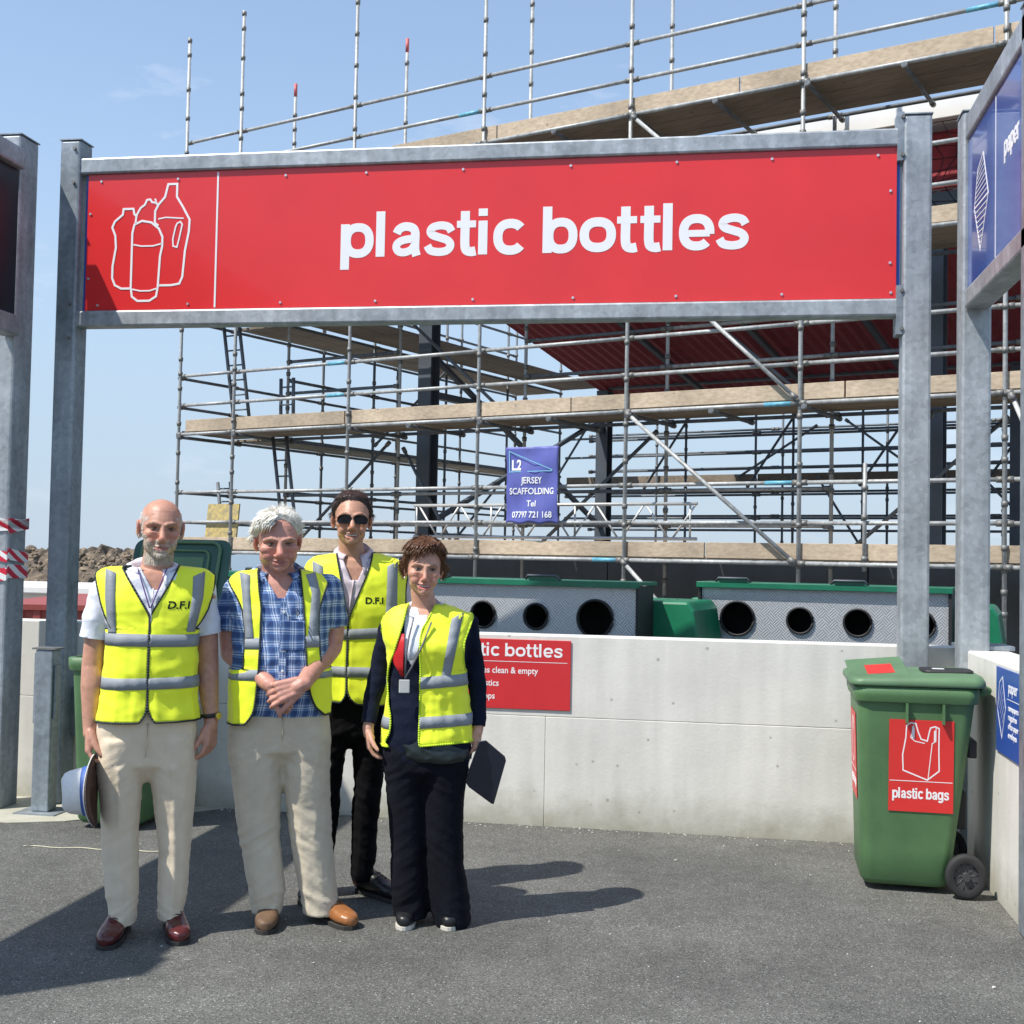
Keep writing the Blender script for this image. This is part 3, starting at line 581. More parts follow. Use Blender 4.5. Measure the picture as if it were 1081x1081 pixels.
# yellow mesh panel
M_YEL = mat('yellow_mesh_panel', (.62, .47, .15), .7, 0, .45, 16, col2=(.24, .22, .15)); 
bm = BM(); box(bm, -.36, .36, -.015, .015, 0, .58); yp = obj('debris_panel', bm, M_YEL); yp.location = sloc(.60, .35, 1.77); yp.rotation_euler = (R(-6), 0, SA)
tag(yp, 'square yellow perforated panel standing on the lower scaffold deck', 'panel')

# ================================================================ building under construction
BL = empty('steel_building', 'unfinished steel frame building with dark columns and a dark red roof lining', 'building', sloc(0, 0, GZ), SA)
def col(t, d, z1=7.3):
    bm = BM(); h = .13
    for (x0, x1, y0, y1) in ((-h, h, -h, -h + .02), (-h, h, h - .02, h), (-.01, .01, -h + .021, h - .021)): box(bm, t + x0, t + x1, d + y0, d + y1, 0, z1 - GZ)
    return obj('column', bm, M_STEELD, BL)
col(3.66, 2.0, 6.3); col(3.66, 8.4, 5.1); col(11.9, 2.0, 6.3); col(11.9, 8.4, 5.1)
def beam(a, b, r=.09, name='beam', m=M_STEELD):
    bm = BM(); a, b = S_(*a), S_(*b); s, u, d = frame_of(b - a); L_ = (b - a).length
    Mx_ = Matrix((( *d, 0), ( *s, 0), ( *u, 0), (0, 0, 0, 1))).transposed(); Mx_.translation = a
    box(bm, 0, L_, -r, r, -r * .8, r * .8, Mx_); return obj(name, bm, m, BL)
beam((3.66, 2.15, 2.1), (3.66, 8.3, 4.5), .045, 'brace'); beam((3.66, 2.15, 4.9), (3.66, 8.3, 2.2), .045, 'brace')
beam((3.8, 2, 6.38), (15, 2, 6.38), .12); beam((3.66, 2.15, 4.25), (3.66, 8.25, 4.25), .07); beam((3.8, 8.4, 5.2), (15.5, 8.4, 5.2), .1)
for t in (5.9, 8.0, 10.0): beam((t, 2.1, 6.25), (t, 9.9, 4.66), .05)
M_REDN = mat('dark_red_lining', (.30, .026, .036), .7, 0, .35, 3, stretch=(1, 14, 1), bump=.4, bscale=8)
bm = BM(); n = 120
pr = None
for i in range(n + 1):
    t = 3.5 + 13 * i / n; o_ = .03 * (1 if i % 2 else 0) 
    a = bm.verts.new(S_(t, 1.9, 6.48 + o_)); b = bm.verts.new(S_(t, 10.2, 4.78 + o_))
    if pr: bm.faces.new((pr[0], a, b, pr[1]))
    pr = (a, b)
o = obj('roof_lining', bm, M_REDN, BL); md = o.modifiers.new('s', 'SOLIDIFY'); md.thickness = .02
bm = BM(); box(bm, 3.5, 16.5, 1.86, 1.9, 6.52 - GZ, 7.28 - GZ); obj('front_cladding', bm, M_REDN, BL)
M_WCL = mat('white_cladding', (.80, .80, .78), .4, 0, .04, 2)
bm = BM(); box(bm, 4.2, 16.6, 1.5, 1.72, 7.33 - GZ, 7.60 - GZ); obj('fascia', bm, M_WCL, BL, bevel=.01)
bm = BM(); box(bm, 4.2, 16.6, 1.74, 10.4, 7.40 - GZ, 7.52 - GZ); obj('roof', bm, M_WCL, BL)
bm = BM(); box(bm, 10.3, 16.6, 1.8, 1.84, 6.3 - GZ, 7.32 - GZ)
for q in range(0, 14):
    pass
bm.free()
bm = BM(); # black netting strung under the fascia
for i in range(34):
    x = 10.2 + i * .18; path_tube(bm, [S_(x + .10 * math.sin(j * 1.3 + i), 1.55 + .02 * math.sin(j + i), 7.3 - j * .16) for j in range(8)], .006, 4)
for j in range(8): path_tube(bm, [S_(10.2 + i * .3, 1.55, 7.28 - j * .15 - .03 * math.sin(i * 1.7 + j)) for i in range(21)], .006, 4)
obj('safety_net', bm, M_BLACK, BL)
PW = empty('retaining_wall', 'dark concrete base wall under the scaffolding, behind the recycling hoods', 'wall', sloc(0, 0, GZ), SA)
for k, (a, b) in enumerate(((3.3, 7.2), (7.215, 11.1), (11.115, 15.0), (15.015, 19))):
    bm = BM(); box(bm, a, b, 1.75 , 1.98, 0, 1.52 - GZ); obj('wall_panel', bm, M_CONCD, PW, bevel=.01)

# ================================================================ recycling hoods / skips
def tread():
    m, nt, b = new_mat('aluminium_tread_plate'); tc = N_(nt, 'ShaderNodeTexCoord'); outs = []
    sp = N_(nt, 'ShaderNodeSeparateXYZ'); nt.links.new(tc.outputs['Object'], sp.inputs[0])
    ck = N_(nt, 'ShaderNodeTexChecker', Scale=13.0); cmb = N_(nt, 'ShaderNodeCombineXYZ'); cmb.inputs[2].default_value = .5; nt.links.new(cmb.outputs[0], ck.inputs[0])
    for q, op in enumerate(('ADD', 'SUBTRACT')):
        u = N_(nt, 'ShaderNodeMath', operation=op); nt.links.new(sp.outputs[0], u.inputs[0]); nt.links.new(sp.outputs[2], u.inputs[1]); nt.links.new(u.outputs[0], cmb.inputs[q])
        k1 = N_(nt, 'ShaderNodeMath', operation='MULTIPLY'); k1.inputs[1].default_value = 6.283 * 46; nt.links.new(u.outputs[0], k1.inputs[0]); s1 = N_(nt, 'ShaderNodeMath', operation='SINE'); nt.links.new(k1.outputs[0], s1.inputs[0]); outs.append((s1, ck))
    mx = N_(nt, 'ShaderNodeMixRGB'); nt.links.new(outs[0][1].outputs['Fac'], mx.inputs['Fac']); nt.links.new(outs[0][0].outputs[0], mx.inputs['Color1']); nt.links.new(outs[1][0].outputs[0], mx.inputs['Color2'])
    r = N_(nt, 'ShaderNodeValToRGB'); r.color_ramp.elements[0].position = .1; r.color_ramp.elements[1].position = .8; r.color_ramp.elements[0].color = (.43, .435, .44, 1); r.color_ramp.elements[1].color = (.56, .57, .58, 1)
    nt.links.new(mx.outputs[0], r.inputs[0]); nt.links.new(r.outputs[0], b.inputs['Base Color'])
    b.inputs['Metallic'].default_value = .45; b.inputs['Roughness'].default_value = .38
    bp = N_(nt, 'ShaderNodeBump', Strength=.35, Distance=.0025); nt.links.new(mx.outputs[0], bp.inputs['Height']); nt.links.new(bp.outputs[0], b.inputs['Normal']); return m
M_TREAD = tread(); M_GRN = mat('green_painted_steel', (.008, .16, .075), .35, 0, .2, 4); M_GRN2 = mat('green_lid_edge', (.008, .14, .075), .35, 0, .15, 6)
M_RUB = mat('black_rubber', (.015, .015, .016), .6, 0, .2)
def hood(label, RX, RY, Lh, holes, front=M_TREAD):
    """t: distance along line from Q to the left; hood spans t1..t1+Lh"""
    HA = R(-14); Q = Vector((RX, RY, -1.3)); Uv = Vector((math.cos(HA), math.sin(HA), 0))
    o0 = empty('recycling_skip', label, 'recycling skip', Q - Uv * Lh, HA, 'recycling skips behind the low wall')
    ZT = 1.37 + 1.3; H0 = .50
    bm = BM(); E = []
    loops = [[(0, ZT - H0 - .4), (Lh, ZT - H0 - .4), (Lh, ZT), (0, ZT)]] + [[(x + r * math.cos(2 * math.pi * k / 32), z + 1.3 + r * math.sin(2 * math.pi * k / 32)) for k in range(32)] for x, z, r in holes]
    for lp in loops:
        vs = [bm.verts.new((p[0], 0, p[1])) for p in lp]; E += [bm.edges.new((vs[k], vs[(k + 1) % len(vs)])) for k in range(len(vs))]
    bmesh.ops.triangle_fill(bm, use_beauty=True, edges=E)
    fp = obj('front_panel', bm, front, o0); md = fp.modifiers.new('s', 'SOLIDIFY'); md.thickness = .006; md.offset = 1
    bm = BM(); box(bm, .0, Lh, .02, .3, ZT - H0 - .5, ZT - .02)
    for f in list(bm.faces):
        if abs(f.normal.y + 1) < .1 or f.calc_center_median().y < .05: bm.faces.remove(f)
    obj('inner_box', bm, M_BLACK, o0)
    for x, z, r in holes:
        bm = BM(); path_tube(bm, [(x + (r + .004) * math.cos(2 * math.pi * k / 28), -.012, z + 1.3 + (r + .004) * math.sin(2 * math.pi * k / 28)) for k in range(28)], .009, 6, True)
        obj('hole_rim', bm, M_RUB, o0)
    bm = BM(); box(bm, -.03, Lh + .03, -.045, .36, ZT + .003, ZT + .026); box(bm, -.03, Lh + .03, -.05, -.046, ZT - .014, ZT + .024); lid = obj('lid', bm, M_GRN2, o0, bevel=.004)
    for x in (Lh * .14, Lh * .62):
        bm = BM(); path_tube(bm, [(x - .13, -.03, ZT + .02), (x - .10, -.06, ZT + .055), (x + .10, -.06, ZT + .055), (x + .13, -.03, ZT + .02)], .009, 6)
        obj('handle', bm, M_STEELD, lid)
        bm = BM(); box(bm, x - .10, x + .10, -.048, .0, ZT + .027, ZT + .055); obj('hinge_block', bm, M_GRN2, lid)
    for xs_ in (-.022, Lh + .004):
        bm = BM(); box(bm, xs_, xs_ + .018, -.03, .3, ZT - H0 - .4, ZT); obj('end_seal', bm, M_RUB, o0)
    bm = BM(); prism(bm, [(-.20, 0), (-.20, ZT - .16), (-.16, ZT - .1), (Lh + .26, ZT - .1), (Lh + .30, ZT - .16), (Lh + .52, 1.0), (Lh + .52, 0)], -.95, -.31, Matrix(((1, 0, 0, 0), (0, 0, -1, 0), (0, 1, 0, 0), (0, 0, 0, 1))))
    obj('skip_body', bm, M_GRN, o0, bevel=.02)
    return o0
hood('green recycling skip with four round holes, behind the right end of the wall', 1.52, 8.57, 1.675, [(.26, 1.14, .115), (.70, 1.14, .085), (1.09, 1.14, .088), (1.50, 1.14, .088)])
hood('green recycling skip with round holes behind the woman in the vest', -.513, 8.025, 1.69, [(.16, 1.15, .085), (.60, 1.15, .085), (.99, 1.15, .08), (1.41, 1.15, .118)])
hood('green lidded recycling skip hidden mostly behind the three men', -2.75, 8.6, 1.6, [(.5, 1.12, .09), (.95, 1.12, .09), (1.3, 1.12, .1)], mat('dull_grey_panel', (.10, .105, .11), .5, .2))

# ================================================================ far yard at the left
M_RUBB = mat('rubble', (.23, .175, .12), .95, 0, .4, 2.5, col2=(.07, .058, .046), bump=.8, bscale=6, detail=10)
bm = BM(); nx, ny = 200, 46; gv = []
for j in range(ny + 1):
    row = []
    for i in range(nx + 1):
        x = -46 + 27 * i / nx; y = 44 + 10 * j / ny; e = math.sin(math.pi * min(1, j / ny * .9 + .05)) ** .6
        z = -1.3 + (2.55 + .35 * noise.noise(Vector((x * .25, y * .2, 1))) - .0 * i) * e * min(1, (nx - i) / 34) ** .8 + .22 * noise.fractal(Vector((x * 1.9, y * 1.9, 0)), .5, 2, 5) + .18 * noise.cell(Vector((x * 2.6, y * 2.6, 0)))
        row.append(bm.verts.new((x, y, max(z, -1.4))))
    gv.append(row)
for j in range(ny):
    for i in range(nx): bm.faces.new((gv[j][i], gv[j][i + 1], gv[j + 1][i + 1], gv[j + 1][i]))
rb = obj('rubble_heap', bm, M_RUBB); tag(rb, 'long brown heap of broken rubble beyond the low wall', 'rubble heap', kind='stuff')
rn = random.Random(9); bm = BM()
for k in range(2600):
    x = rn.uniform(-45, -20); y = rn.uniform(43.8, 47.5); zz = -1.3 + (.2 + 2.35 * ((y - 43.8) / 3.7) ** .7) * min(1, max(.1, (-19.3 - x) / 4.6) ** .8) + rn.uniform(-.1, .25) 
    s = rn.uniform(.06, .24); Mx_ = Matrix.Translation((x, y, zz)) @ Matrix.Rotation(rn.uniform(0, 6), 4, (rn.random(), rn.random(), rn.random())) @ Matrix.Diagonal((s, s * rn.uniform(.3, .9), s * rn.uniform(.3, .8), 1))
    bmesh.ops.create_icosphere(bm, subdivisions=1, radius=1, matrix=Mx_)
ro = obj('loose_rubble', bm, mat('rubble_stone', (.38, .30, .21), .95, 0, .5, 1.4, col2=(.07, .055, .04))); tag(ro, 'loose broken stones on the rubble heap', 'stones', kind='stuff')
def container(label, x, y, w, d, z1, m, txt=None, rz=0):
    c0 = empty('shipping_container', label, 'container', (x, y, -1.3), rz, 'containers in the lower yard'); h = z1 + 1.3
    bm = BM(); n = int(w / .15)
    pts = []
    for i in range(n): pts += [(-w / 2 + w * i / n, -d / 2 + (.04 if i % 2 else 0)), (-w / 2 + w * (i + .8) / n, -d / 2 + (.04 if i % 2 else 0))]
    pts += [(w / 2, -d / 2), (w / 2, d / 2), (-w / 2, d / 2)]; prism(bm, pts, .1, h - .1); obj('walls', bm, m, c0)
    bm = BM(); box(bm, -w / 2 - .03, w / 2 + .03, -d / 2 - .03, d / 2 + .03, h - .1, h); box(bm, -w / 2 - .03, w / 2 + .03, -d / 2 - .03, d / 2 + .03, 0, .1)
    for sx in (-1, 1): box(bm, sx * w / 2 - .07, sx * w / 2 + .07, -d / 2 - .04, -d / 2 + .06, .1, h - .1)
    obj('corner_frame', bm, m, c0)
    if txt: text_obj('lettering', txt, .42, M_WHITE, c0, panel_M(-w / 2 + .5, -d / 2 - .05, 1.2), .01, .01)
    return c0
M_CRED = mat('red_container', (.30, .06, .045), .6, 0, .15, 3); M_CGRN = mat('green_container', (.045, .12, .08), .6, 0, .2, 3); M_CW = mat('white_container', (.75, .74, .70), .6, 0, .05)
container('red container with white lettering behind the leftmost posts', -12.95, 24, 2.3, 6, .50, M_CRED, 'EMO\n62', R(14)); container('dark green container between the left posts', -10.75, 24.6, 1.2, 6, .40, M_CGRN, None, R(14)); container('green container with white lettering left of the bearded man', -8.9, 24.6, 2.0, 6, .46, M_CGRN, 'PUB', R(14))
bm = BM(); box(bm, -22, -5.5, 27.5, 31.5, .44, .62); box(bm, -21.8, -5.7, 27.8, 31.2, -1.3, .438); wl = obj('white_shed', bm, M_CW, bevel=.03); tag(wl, 'long low white roofed shed in front of the rubble heap', 'shed')

bm = BM(); prism(bm, [(-6.5, 7.09), (-6.5, 6.55), (-4.9, 6.52), (-4.3, 6.42), (-3.9, 6.40), (-3.62, 6.52), (-3.4, 6.72), (-3.1, 6.86), (-2.9, 7.09)], .001, .005); tag(obj('concrete_apron', bm, M_CONC), kind='structure')
bm = BM(); path_tube(bm, [(-3.52 + .05 * k, 5.93 + .012 * math.sin(k * 1.3) + .004 * k, .004) for k in range(17)], .0028, 5); st_ = obj('string', bm, mat('pale_straw', (.62, .58, .42), .8)); tag(st_, 'thin pale straw string lying on the tarmac left of the bearded man', 'string')
# ================================================================ litter and grit on the tarmac
bm = BM(); rn = random.Random(3)
for k in range(150):
    x = rn.uniform(-4, 2); y = rn.uniform(2.8, 7.0); s = rn.uniform(.002, .006) if k > 6 else rn.uniform(.008, .013)
    Mx_ = Matrix.Translation((x, y, s * .4)) @ Matrix.Rotation(rn.uniform(0, 6), 4, 'Z') @ Matrix.Diagonal((s, s * .7, s * .5, 1)); bmesh.ops.create_icosphere(bm, subdivisions=1, radius=1, matrix=Mx_)
for k in range(170):
    x = rn.uniform(-3, 1.2); y = 7.085 - abs(rn.gauss(0, .07)); s = rn.uniform(.002, .007)
    bmesh.ops.create_icosphere(bm, subdivisions=1, radius=1, matrix=Matrix.Translation((x, y, s * .4)) @ Matrix.Rotation(rn.uniform(0, 6), 4, 'Z') @ Matrix.Diagonal((s, s * .7, s * .5, 1)))
gr = obj('grit', bm, mat('pale_grit', (.55, .53, .48), .9, 0, .4, 3)); tag(gr, 'scattered pale grit and small litter on the tarmac', 'grit', kind='stuff')
# ================================================================ wheelie bins
M_BIN = mat('green_bin_plastic', (.078, .165, .066), .52, 0, .24, 2.2, bump=.08, detail=10, bscale=90); M_BLID = mat('green_bin_lid', (.10, .19, .095), .5, 0, .16, 4)
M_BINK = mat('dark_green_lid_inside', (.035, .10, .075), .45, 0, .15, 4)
M_STK = mat('red_sticker', (.66, .035, .03), .4, 0, .04, 5); M_TYRE = mat('rubber_tyre', (.02, .02, .021), .75, 0, .3, 20)
def rrect(hx, hy, r, n=5):
    o = []
    for (cx, cy, a) in ((hx - r, hy - r, 0), (-hx + r, hy - r, 90), (-hx + r, -hy + r, 180), (hx - r, -hy + r, 270)):
        for k in range(n + 1): o.append((cx + r * math.cos(R(a + 90 * k / n)), cy + r * math.sin(R(a + 90 * k / n))))
    return o
def loft(bm, secs, cap=True, mi=0):
    rows = [[bm.verts.new(p) for p in s] for s in secs]; n = len(rows[0])
    for a, b in zip(rows, rows[1:]):
        for k in range(n): f = bm.faces.new((a[k], a[(k + 1) % n], b[(k + 1) % n], b[k])); f.smooth = True; f.material_index = mi
    if cap: bm.faces.new(rows[0][::-1]).material_index = mi; bm.faces.new(rows[-1]).material_index = mi
    return rows
def wheelie(label, loc, rz, open_lid=False, stickers=True):
    """local frame: front of bin -X, handle and wheels +X, side seen by camera -Y; height 1.0"""
    b0 = empty('wheelie_bin', label, 'bin', loc, rz, 'green wheelie bins')
    def sec(z):
        k = z / .93; x0 = -.275 - .03 * k; x1 = .165 + .125 * k; hy = .225 + .055 * k
        cx = (x0 + x1) / 2; return [(cx + p[0], p[1], z) for p in rrect((x1 - x0) / 2, hy, .06)]
    bm = BM(); secs = [[(p[0] * .94, p[1] * .93, .03) for p in sec(0)]] + [sec(z) for z in (.055, .2, .4, .6, .8, .88)]
    top = sec(.93); secs += [[(p[0], p[1], .90) for p in top]]
    ins = [[(p[0] * .95, p[1] * .95, z) for p in sec(min(z, .9))] for z in (.93, .6, .1)]
    secs += [[(p[0], p[1], .93) for p in top]] + ins
    loft(bm, secs); body = obj('body', bm, M_BIN, b0)
    bm = BM(); a = [(p[0] * 1.035, p[1] * 1.06, .872) for p in sec(.9)]; b = [(p[0] * 1.06, p[1] * 1.09, .90) for p in sec(.9)]; c = [(p[0] * 1.06, p[1] * 1.09, .942) for p in sec(.9)]; d = [(p[0] * .955, p[1] * .955, .945) for p in sec(.9)]; e = [(p[0] * .955, p[1] * .955, .87) for p in sec(.9)]
    loft(bm, [a, b, c, d, e], False); obj('rim', bm, M_BIN, b0)
    for x in (-.06, .12): bm = BM(); box(bm, x - .006, x + .006, -.305, -.270, .78, .87); obj('rib', bm, M_BIN, b0)
    bm = BM(); box(bm, .255, .30, -.20, .20, .62, .70); box(bm, .215, .262, -.12, .12, .28, .45); box(bm, .235, .25, -.03, .03, .45, .62); obj('back_frame', bm, M_RUB, b0, bevel=.01)
    bm = BM(); tube(bm, (.355, -.20, .93), (.355, .20, .93), .016, 10); tube(bm, (.28, -.2, .91), (.36, -.2, .93), .018, 8); tube(bm, (.28, .2, .91), (.36, .2, .93), .018, 8); obj('handle', bm, M_BIN, b0)
    bm = BM(); tube(bm, (.235, -.27, .10), (.235, .27, .10), .012, 8); obj('axle', bm, M_COUP, b0)
    for s in (-1, 1):
        y = s * .275; wl_ = BM(); rings = []
        for (r_, dy) in ((.062, -.018), (.085, -.024), (.098, -.018), (.102, 0), (.098, .018), (.085, .024), (.062, .018)):
            rings.append([(.235 + r_ * math.cos(2 * math.pi * k / 32), y + dy, .103 + r_ * math.sin(2 * math.pi * k / 32)) for k in range(32)])
        loft(wl_, rings + [rings[0]], False); wo = obj('wheel', wl_, M_TYRE, b0)
        bm = BM()
        for k in range(10):
            a_ = k * math.pi / 5; tube(bm, (.235 + .015 * math.cos(a_), y, .103 + .015 * math.sin(a_)), (.235 + .064 * math.cos(a_ + .15), y, .103 + .064 * math.sin(a_ + .15)), .006, 6)
        tube(bm, (.235, y - .022, .103), (.235, y + .022, .103), .02, 16); tube(bm, (.235, y - .004, .103), (.235, y + .004, .103), .063, 24)
        obj('hub', bm, mat('hub_plastic', (.05, .05, .052), .5), wo)
    # lid
    lh = BM(); T = sec(.9)
    def ls(f, z, dx=0): return [(-.01 + (p[0]) * f + dx, p[1] * f * 1.02, z) for p in T]
    loft(lh, [ls(1.09, .0), ls(1.10, .008), ls(1.09, .026), ls(1.04, .034), ls(.97, .037), ls(.8, .040), ls(.5, .042), ls(.2, .043)], True)
    for v in lh.verts:
        v.co.z += .022 * max(0, (v.co.x + .3) / .7) * (1 if v.co.z > .03 else .3) - (.0 if v.co.x > -.2 else 0)
        v.co.x += .03 * (v.co.z > -1) * (v.co.x > .1)
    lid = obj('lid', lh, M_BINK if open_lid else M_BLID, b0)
    hinge = Vector((.40, 0, .945))
    if open_lid:
        lid.data.transform(Matrix.Translation((-.40, 0, 0))); lid.location = hinge; lid.rotation_euler = (0, R(108), 0)
        bm = BM(); rr_ = [(p[0] * .98 - .42, p[1] * .9, -.012) for p in T]; path_tube(bm, rr_, .012, 6, True); rr_ = [(p[0] * .80 - .42, p[1] * .66, -.006) for p in T]; path_tube(bm, rr_, .010, 6, True); o = obj('lid_lip', bm, M_BLID, lid)
        bm = BM(); box(bm, -.42 - .2, -.42 + .2, -.15, .15, -.004, 0.0); obj('inner_recess', bm, M_BLID, lid)
    else:
        lid.location = (0, 0, .943)
        bm = BM(); box(bm, -.33, -.03, -.22, .22, .058, .068); fl_ = obj('flap', bm, M_BLID, lid, bevel=.006); fl_.rotation_euler = (R(7), R(-5), 0); fl_.location = (0, 0, .012)
        bm = BM(); box(bm, -.24, -.10, -.15, .05, .0685, .0700); st = obj('lid_label', bm, M_STK, lid); st.rotation_euler = (R(7), R(-5), 0); st.location = (0, 0, .012)
        bm = BM(); loft(bm, [[(.17 + p[0], -.03 + p[1], z) for p in rrect(.13, .10, .04)] for z in (.045, .066)]); obj('black_plate', bm, M_RUB, lid)
        bm = BM(); box(bm, .10, .16, -.05, -.01, .0664, .0680); obj('lock_label', bm, M_WHITE, lid)
    if stickers:
        tilt = math.atan(.055 / .93)
        Ms_ = Matrix.Translation((.02, -.2255, 0)) @ Matrix.Rotation(tilt, 4, 'X') @ Matrix(((1, 0, 0, 0), (0, 0, -1, 0), (0, 1, 0, 0), (0, 0, 0, 1)))
        bm = BM(); prism(bm, [(-.165, .375), (.155, .375), (.155, .795), (-.165, .795)], .002, .004, Ms_); st = obj('sticker', bm, M_STK, b0)
        Ml = Ms_ @ Matrix.Translation((0, 0, .0041))
        bm = BM(); stroke_text(bm, 'plastic bags', -.145, .135, .435, .036, Ml, wd=.24, depth=.0006); obj('lettering', bm, M_WHITE, st)
        bm = BM(); ribbon(bm, [(-.16, .515), (.15, .515)], .003, 0, .0007, Ml); obj('divider_line', bm, M_WHITE, st)
        def b_(pts, wd, cl=False):
            ribbon(bm, [(-.165 + (x - 275) * (.32 / 212), .795 - (y - 340) * (.42 / 312)) for x, y in pts], wd, 0, .0006 + .0002 * (len(pts) % 3), Ml, cl)
        bm = BM(); b_([(322, 500), (320, 460), (330, 400), (332, 360), (345, 350), (362, 352), (370, 380), (380, 404), (400, 410), (406, 380), (410, 365), (425, 360), (438, 366), (438, 440), (440, 510), (402, 542), (322, 512), (322, 500)], .006)
        b_([(356, 356), (346, 400), (360, 412), (392, 418)], .004); b_([(428, 364), (428, 410), (416, 418), (404, 540)], .004); b_([(352, 362), (352, 400), (356, 400), (356, 370), (354, 362)], .007); b_([(424, 374), (424, 412)], .007)
        obj('pictogram', bm, M_WHITE, st)
        tx = math.atan(.03 / .93)
        Mf = Matrix.Translation((-.2765, 0, 0)) @ Matrix.Rotation(-tx, 4, 'Y') @ Matrix(((0, 0, -1, 0), (-1, 0, 0, 0), (0, 1, 0, 0), (0, 0, 0, 1)))
        bm = BM(); prism(bm, [(-.14, .40), (.15, .40), (.15, .80), (-.14, .80)], .002, .004, Mf); st = obj('sticker', bm, M_STK, b0)
        Ml = Mf @ Matrix.Translation((0, 0, .0041)); bm = BM(); stroke_text(bm, 'plastic bags', -.12, .13, .455, .034, Ml, wd=.24, depth=.0006); obj('lettering', bm, M_WHITE, st)
        bm = BM(); ribbon(bm, [(-.13, .53), (.14, .53)], .003, 0, .0007, Ml); ribbon(bm, [(-.06, .58), (-.06, .74), (-.03, .77), (0, .70), (.03, .77), (.06, .74), (.06, .58), (0, .555)], .006, 0, .0006, Ml, True); obj('pictogram', bm, M_WHITE, st)
    return b0
wheelie('closed green wheelie bin with red plastic bags stickers, at the right end of the wall', (.95, 6.32, 0), R(-2)).scale = (.91, 1.02, 1.03)
wheelie('open green wheelie bin with raised lid, behind the bearded man', (-3.30, 6.66, 0), R(90), True, False).scale = (1, .84, 1)
for o_ in bpy.data.objects:
    if o_.name.startswith('lid') and o_.parent and o_.parent.name.startswith('wheelie_bin') and o_.rotation_euler.y > 1: o_.scale = (.95, 1.22, 1)
# ================================================================ people: helpers
def ball(bm, c, r, rot=None, u=16, v=10):
    r = r if isinstance(r, (tuple, list)) else (r, r, r)
    M = Matrix.Translation(c) @ (rot or Matrix.Identity(4)) @ Matrix.Diagonal((*r, 1))
    bmesh.ops.create_uvsphere(bm, u_segments=u, v_segments=v, radius=1, matrix=M)
def chain(bm, pts, rad, n=14):
    for k, (p, r) in enumerate(zip(pts, rad)):
        ball(bm, p, r, u=n, v=8)
        if k:
            if (Vector(p) - Vector(pts[k - 1])).length > 1e-5: tube(bm, pts[k - 1], p, rad[k - 1], n, r)
def rings(bm, rs, n=40, e=2.3):
    """rs: (cx, cy, z, rx, ry) horizontal super-ellipse sections, top to bottom or reverse"""
    secs = []
    for cx, cy, z, rx, ry in rs:
        s = []
        for k in range(n):
            a = 2 * math.pi * k / n; c_, s_ = math.cos(a), math.sin(a)
            s.append((cx + rx * math.copysign(abs(c_) ** (2 / e), c_), cy + ry * math.copysign(abs(s_) ** (2 / e), s_), z))
        secs.append(s)
    loft(bm, secs)
def remesh(bm, vox, sm=3, fac=.5):
    bmesh.ops.recalc_face_normals(bm, faces=bm.faces)
    me = bpy.data.meshes.new('t'); bm.to_mesh(me); bm.free(); o = bpy.data.objects.new('t', me); COL.objects.link(o)
    md = o.modifiers.new('r', 'REMESH'); md.mode = 'VOXEL'; md.voxel_size = vox
    if sm: m2 = o.modifiers.new('s', 'SMOOTH'); m2.factor = fac; m2.iterations = sm
    dg = bpy.context.evaluated_depsgraph_get(); r = bpy.data.meshes.new_from_object(o.evaluated_get(dg))
    bpy.data.objects.remove(o); bpy.data.meshes.remove(me); return r
def displace(me, fn):
    n = len(me.vertices); co = np.empty(n * 3); me.vertices.foreach_get('co', co); co = co.reshape(-1, 3)
    no = np.array([tuple(v.normal) for v in me.vertices]); out_ = np.empty(n)
    for i in range(n): out_[i] = fn(co[i], no[i])
    co += no * out_[:, None]; me.vertices.foreach_set('co', co.ravel()); me.update()
def finish(name, me, mt, parent, smooth=True):
    me.materials.clear()
    for m in (mt if isinstance(mt, (list, tuple)) else [mt]): me.materials.append(m)
    if smooth: me.polygons.foreach_set('use_smooth', [True] * len(me.polygons))
    me.name = name; return link_mesh(name, me, parent)
def nz3(x, y, z): return noise.noise(Vector((x, y, z)))
def fold(x, y, z):
    """sharp-crested cloth folds"""
    a = nz3(x, y, z); b = nz3(x * 1.9 + 7, y * 1.9, z * 1.9)
    return (1 - 2.4 * abs(a) ** .8) * .7 + (1 - 2.2 * abs(b)) * .3 - .45
def interp(tab, t):
    if t <= tab[0][0]: return tab[0][1]
    for (a, u), (b, v) in zip(tab, tab[1:]):
        if t <= b: return u + (v - u) * (t - a) / (b - a + 1e-12)
    return tab[-1][1]
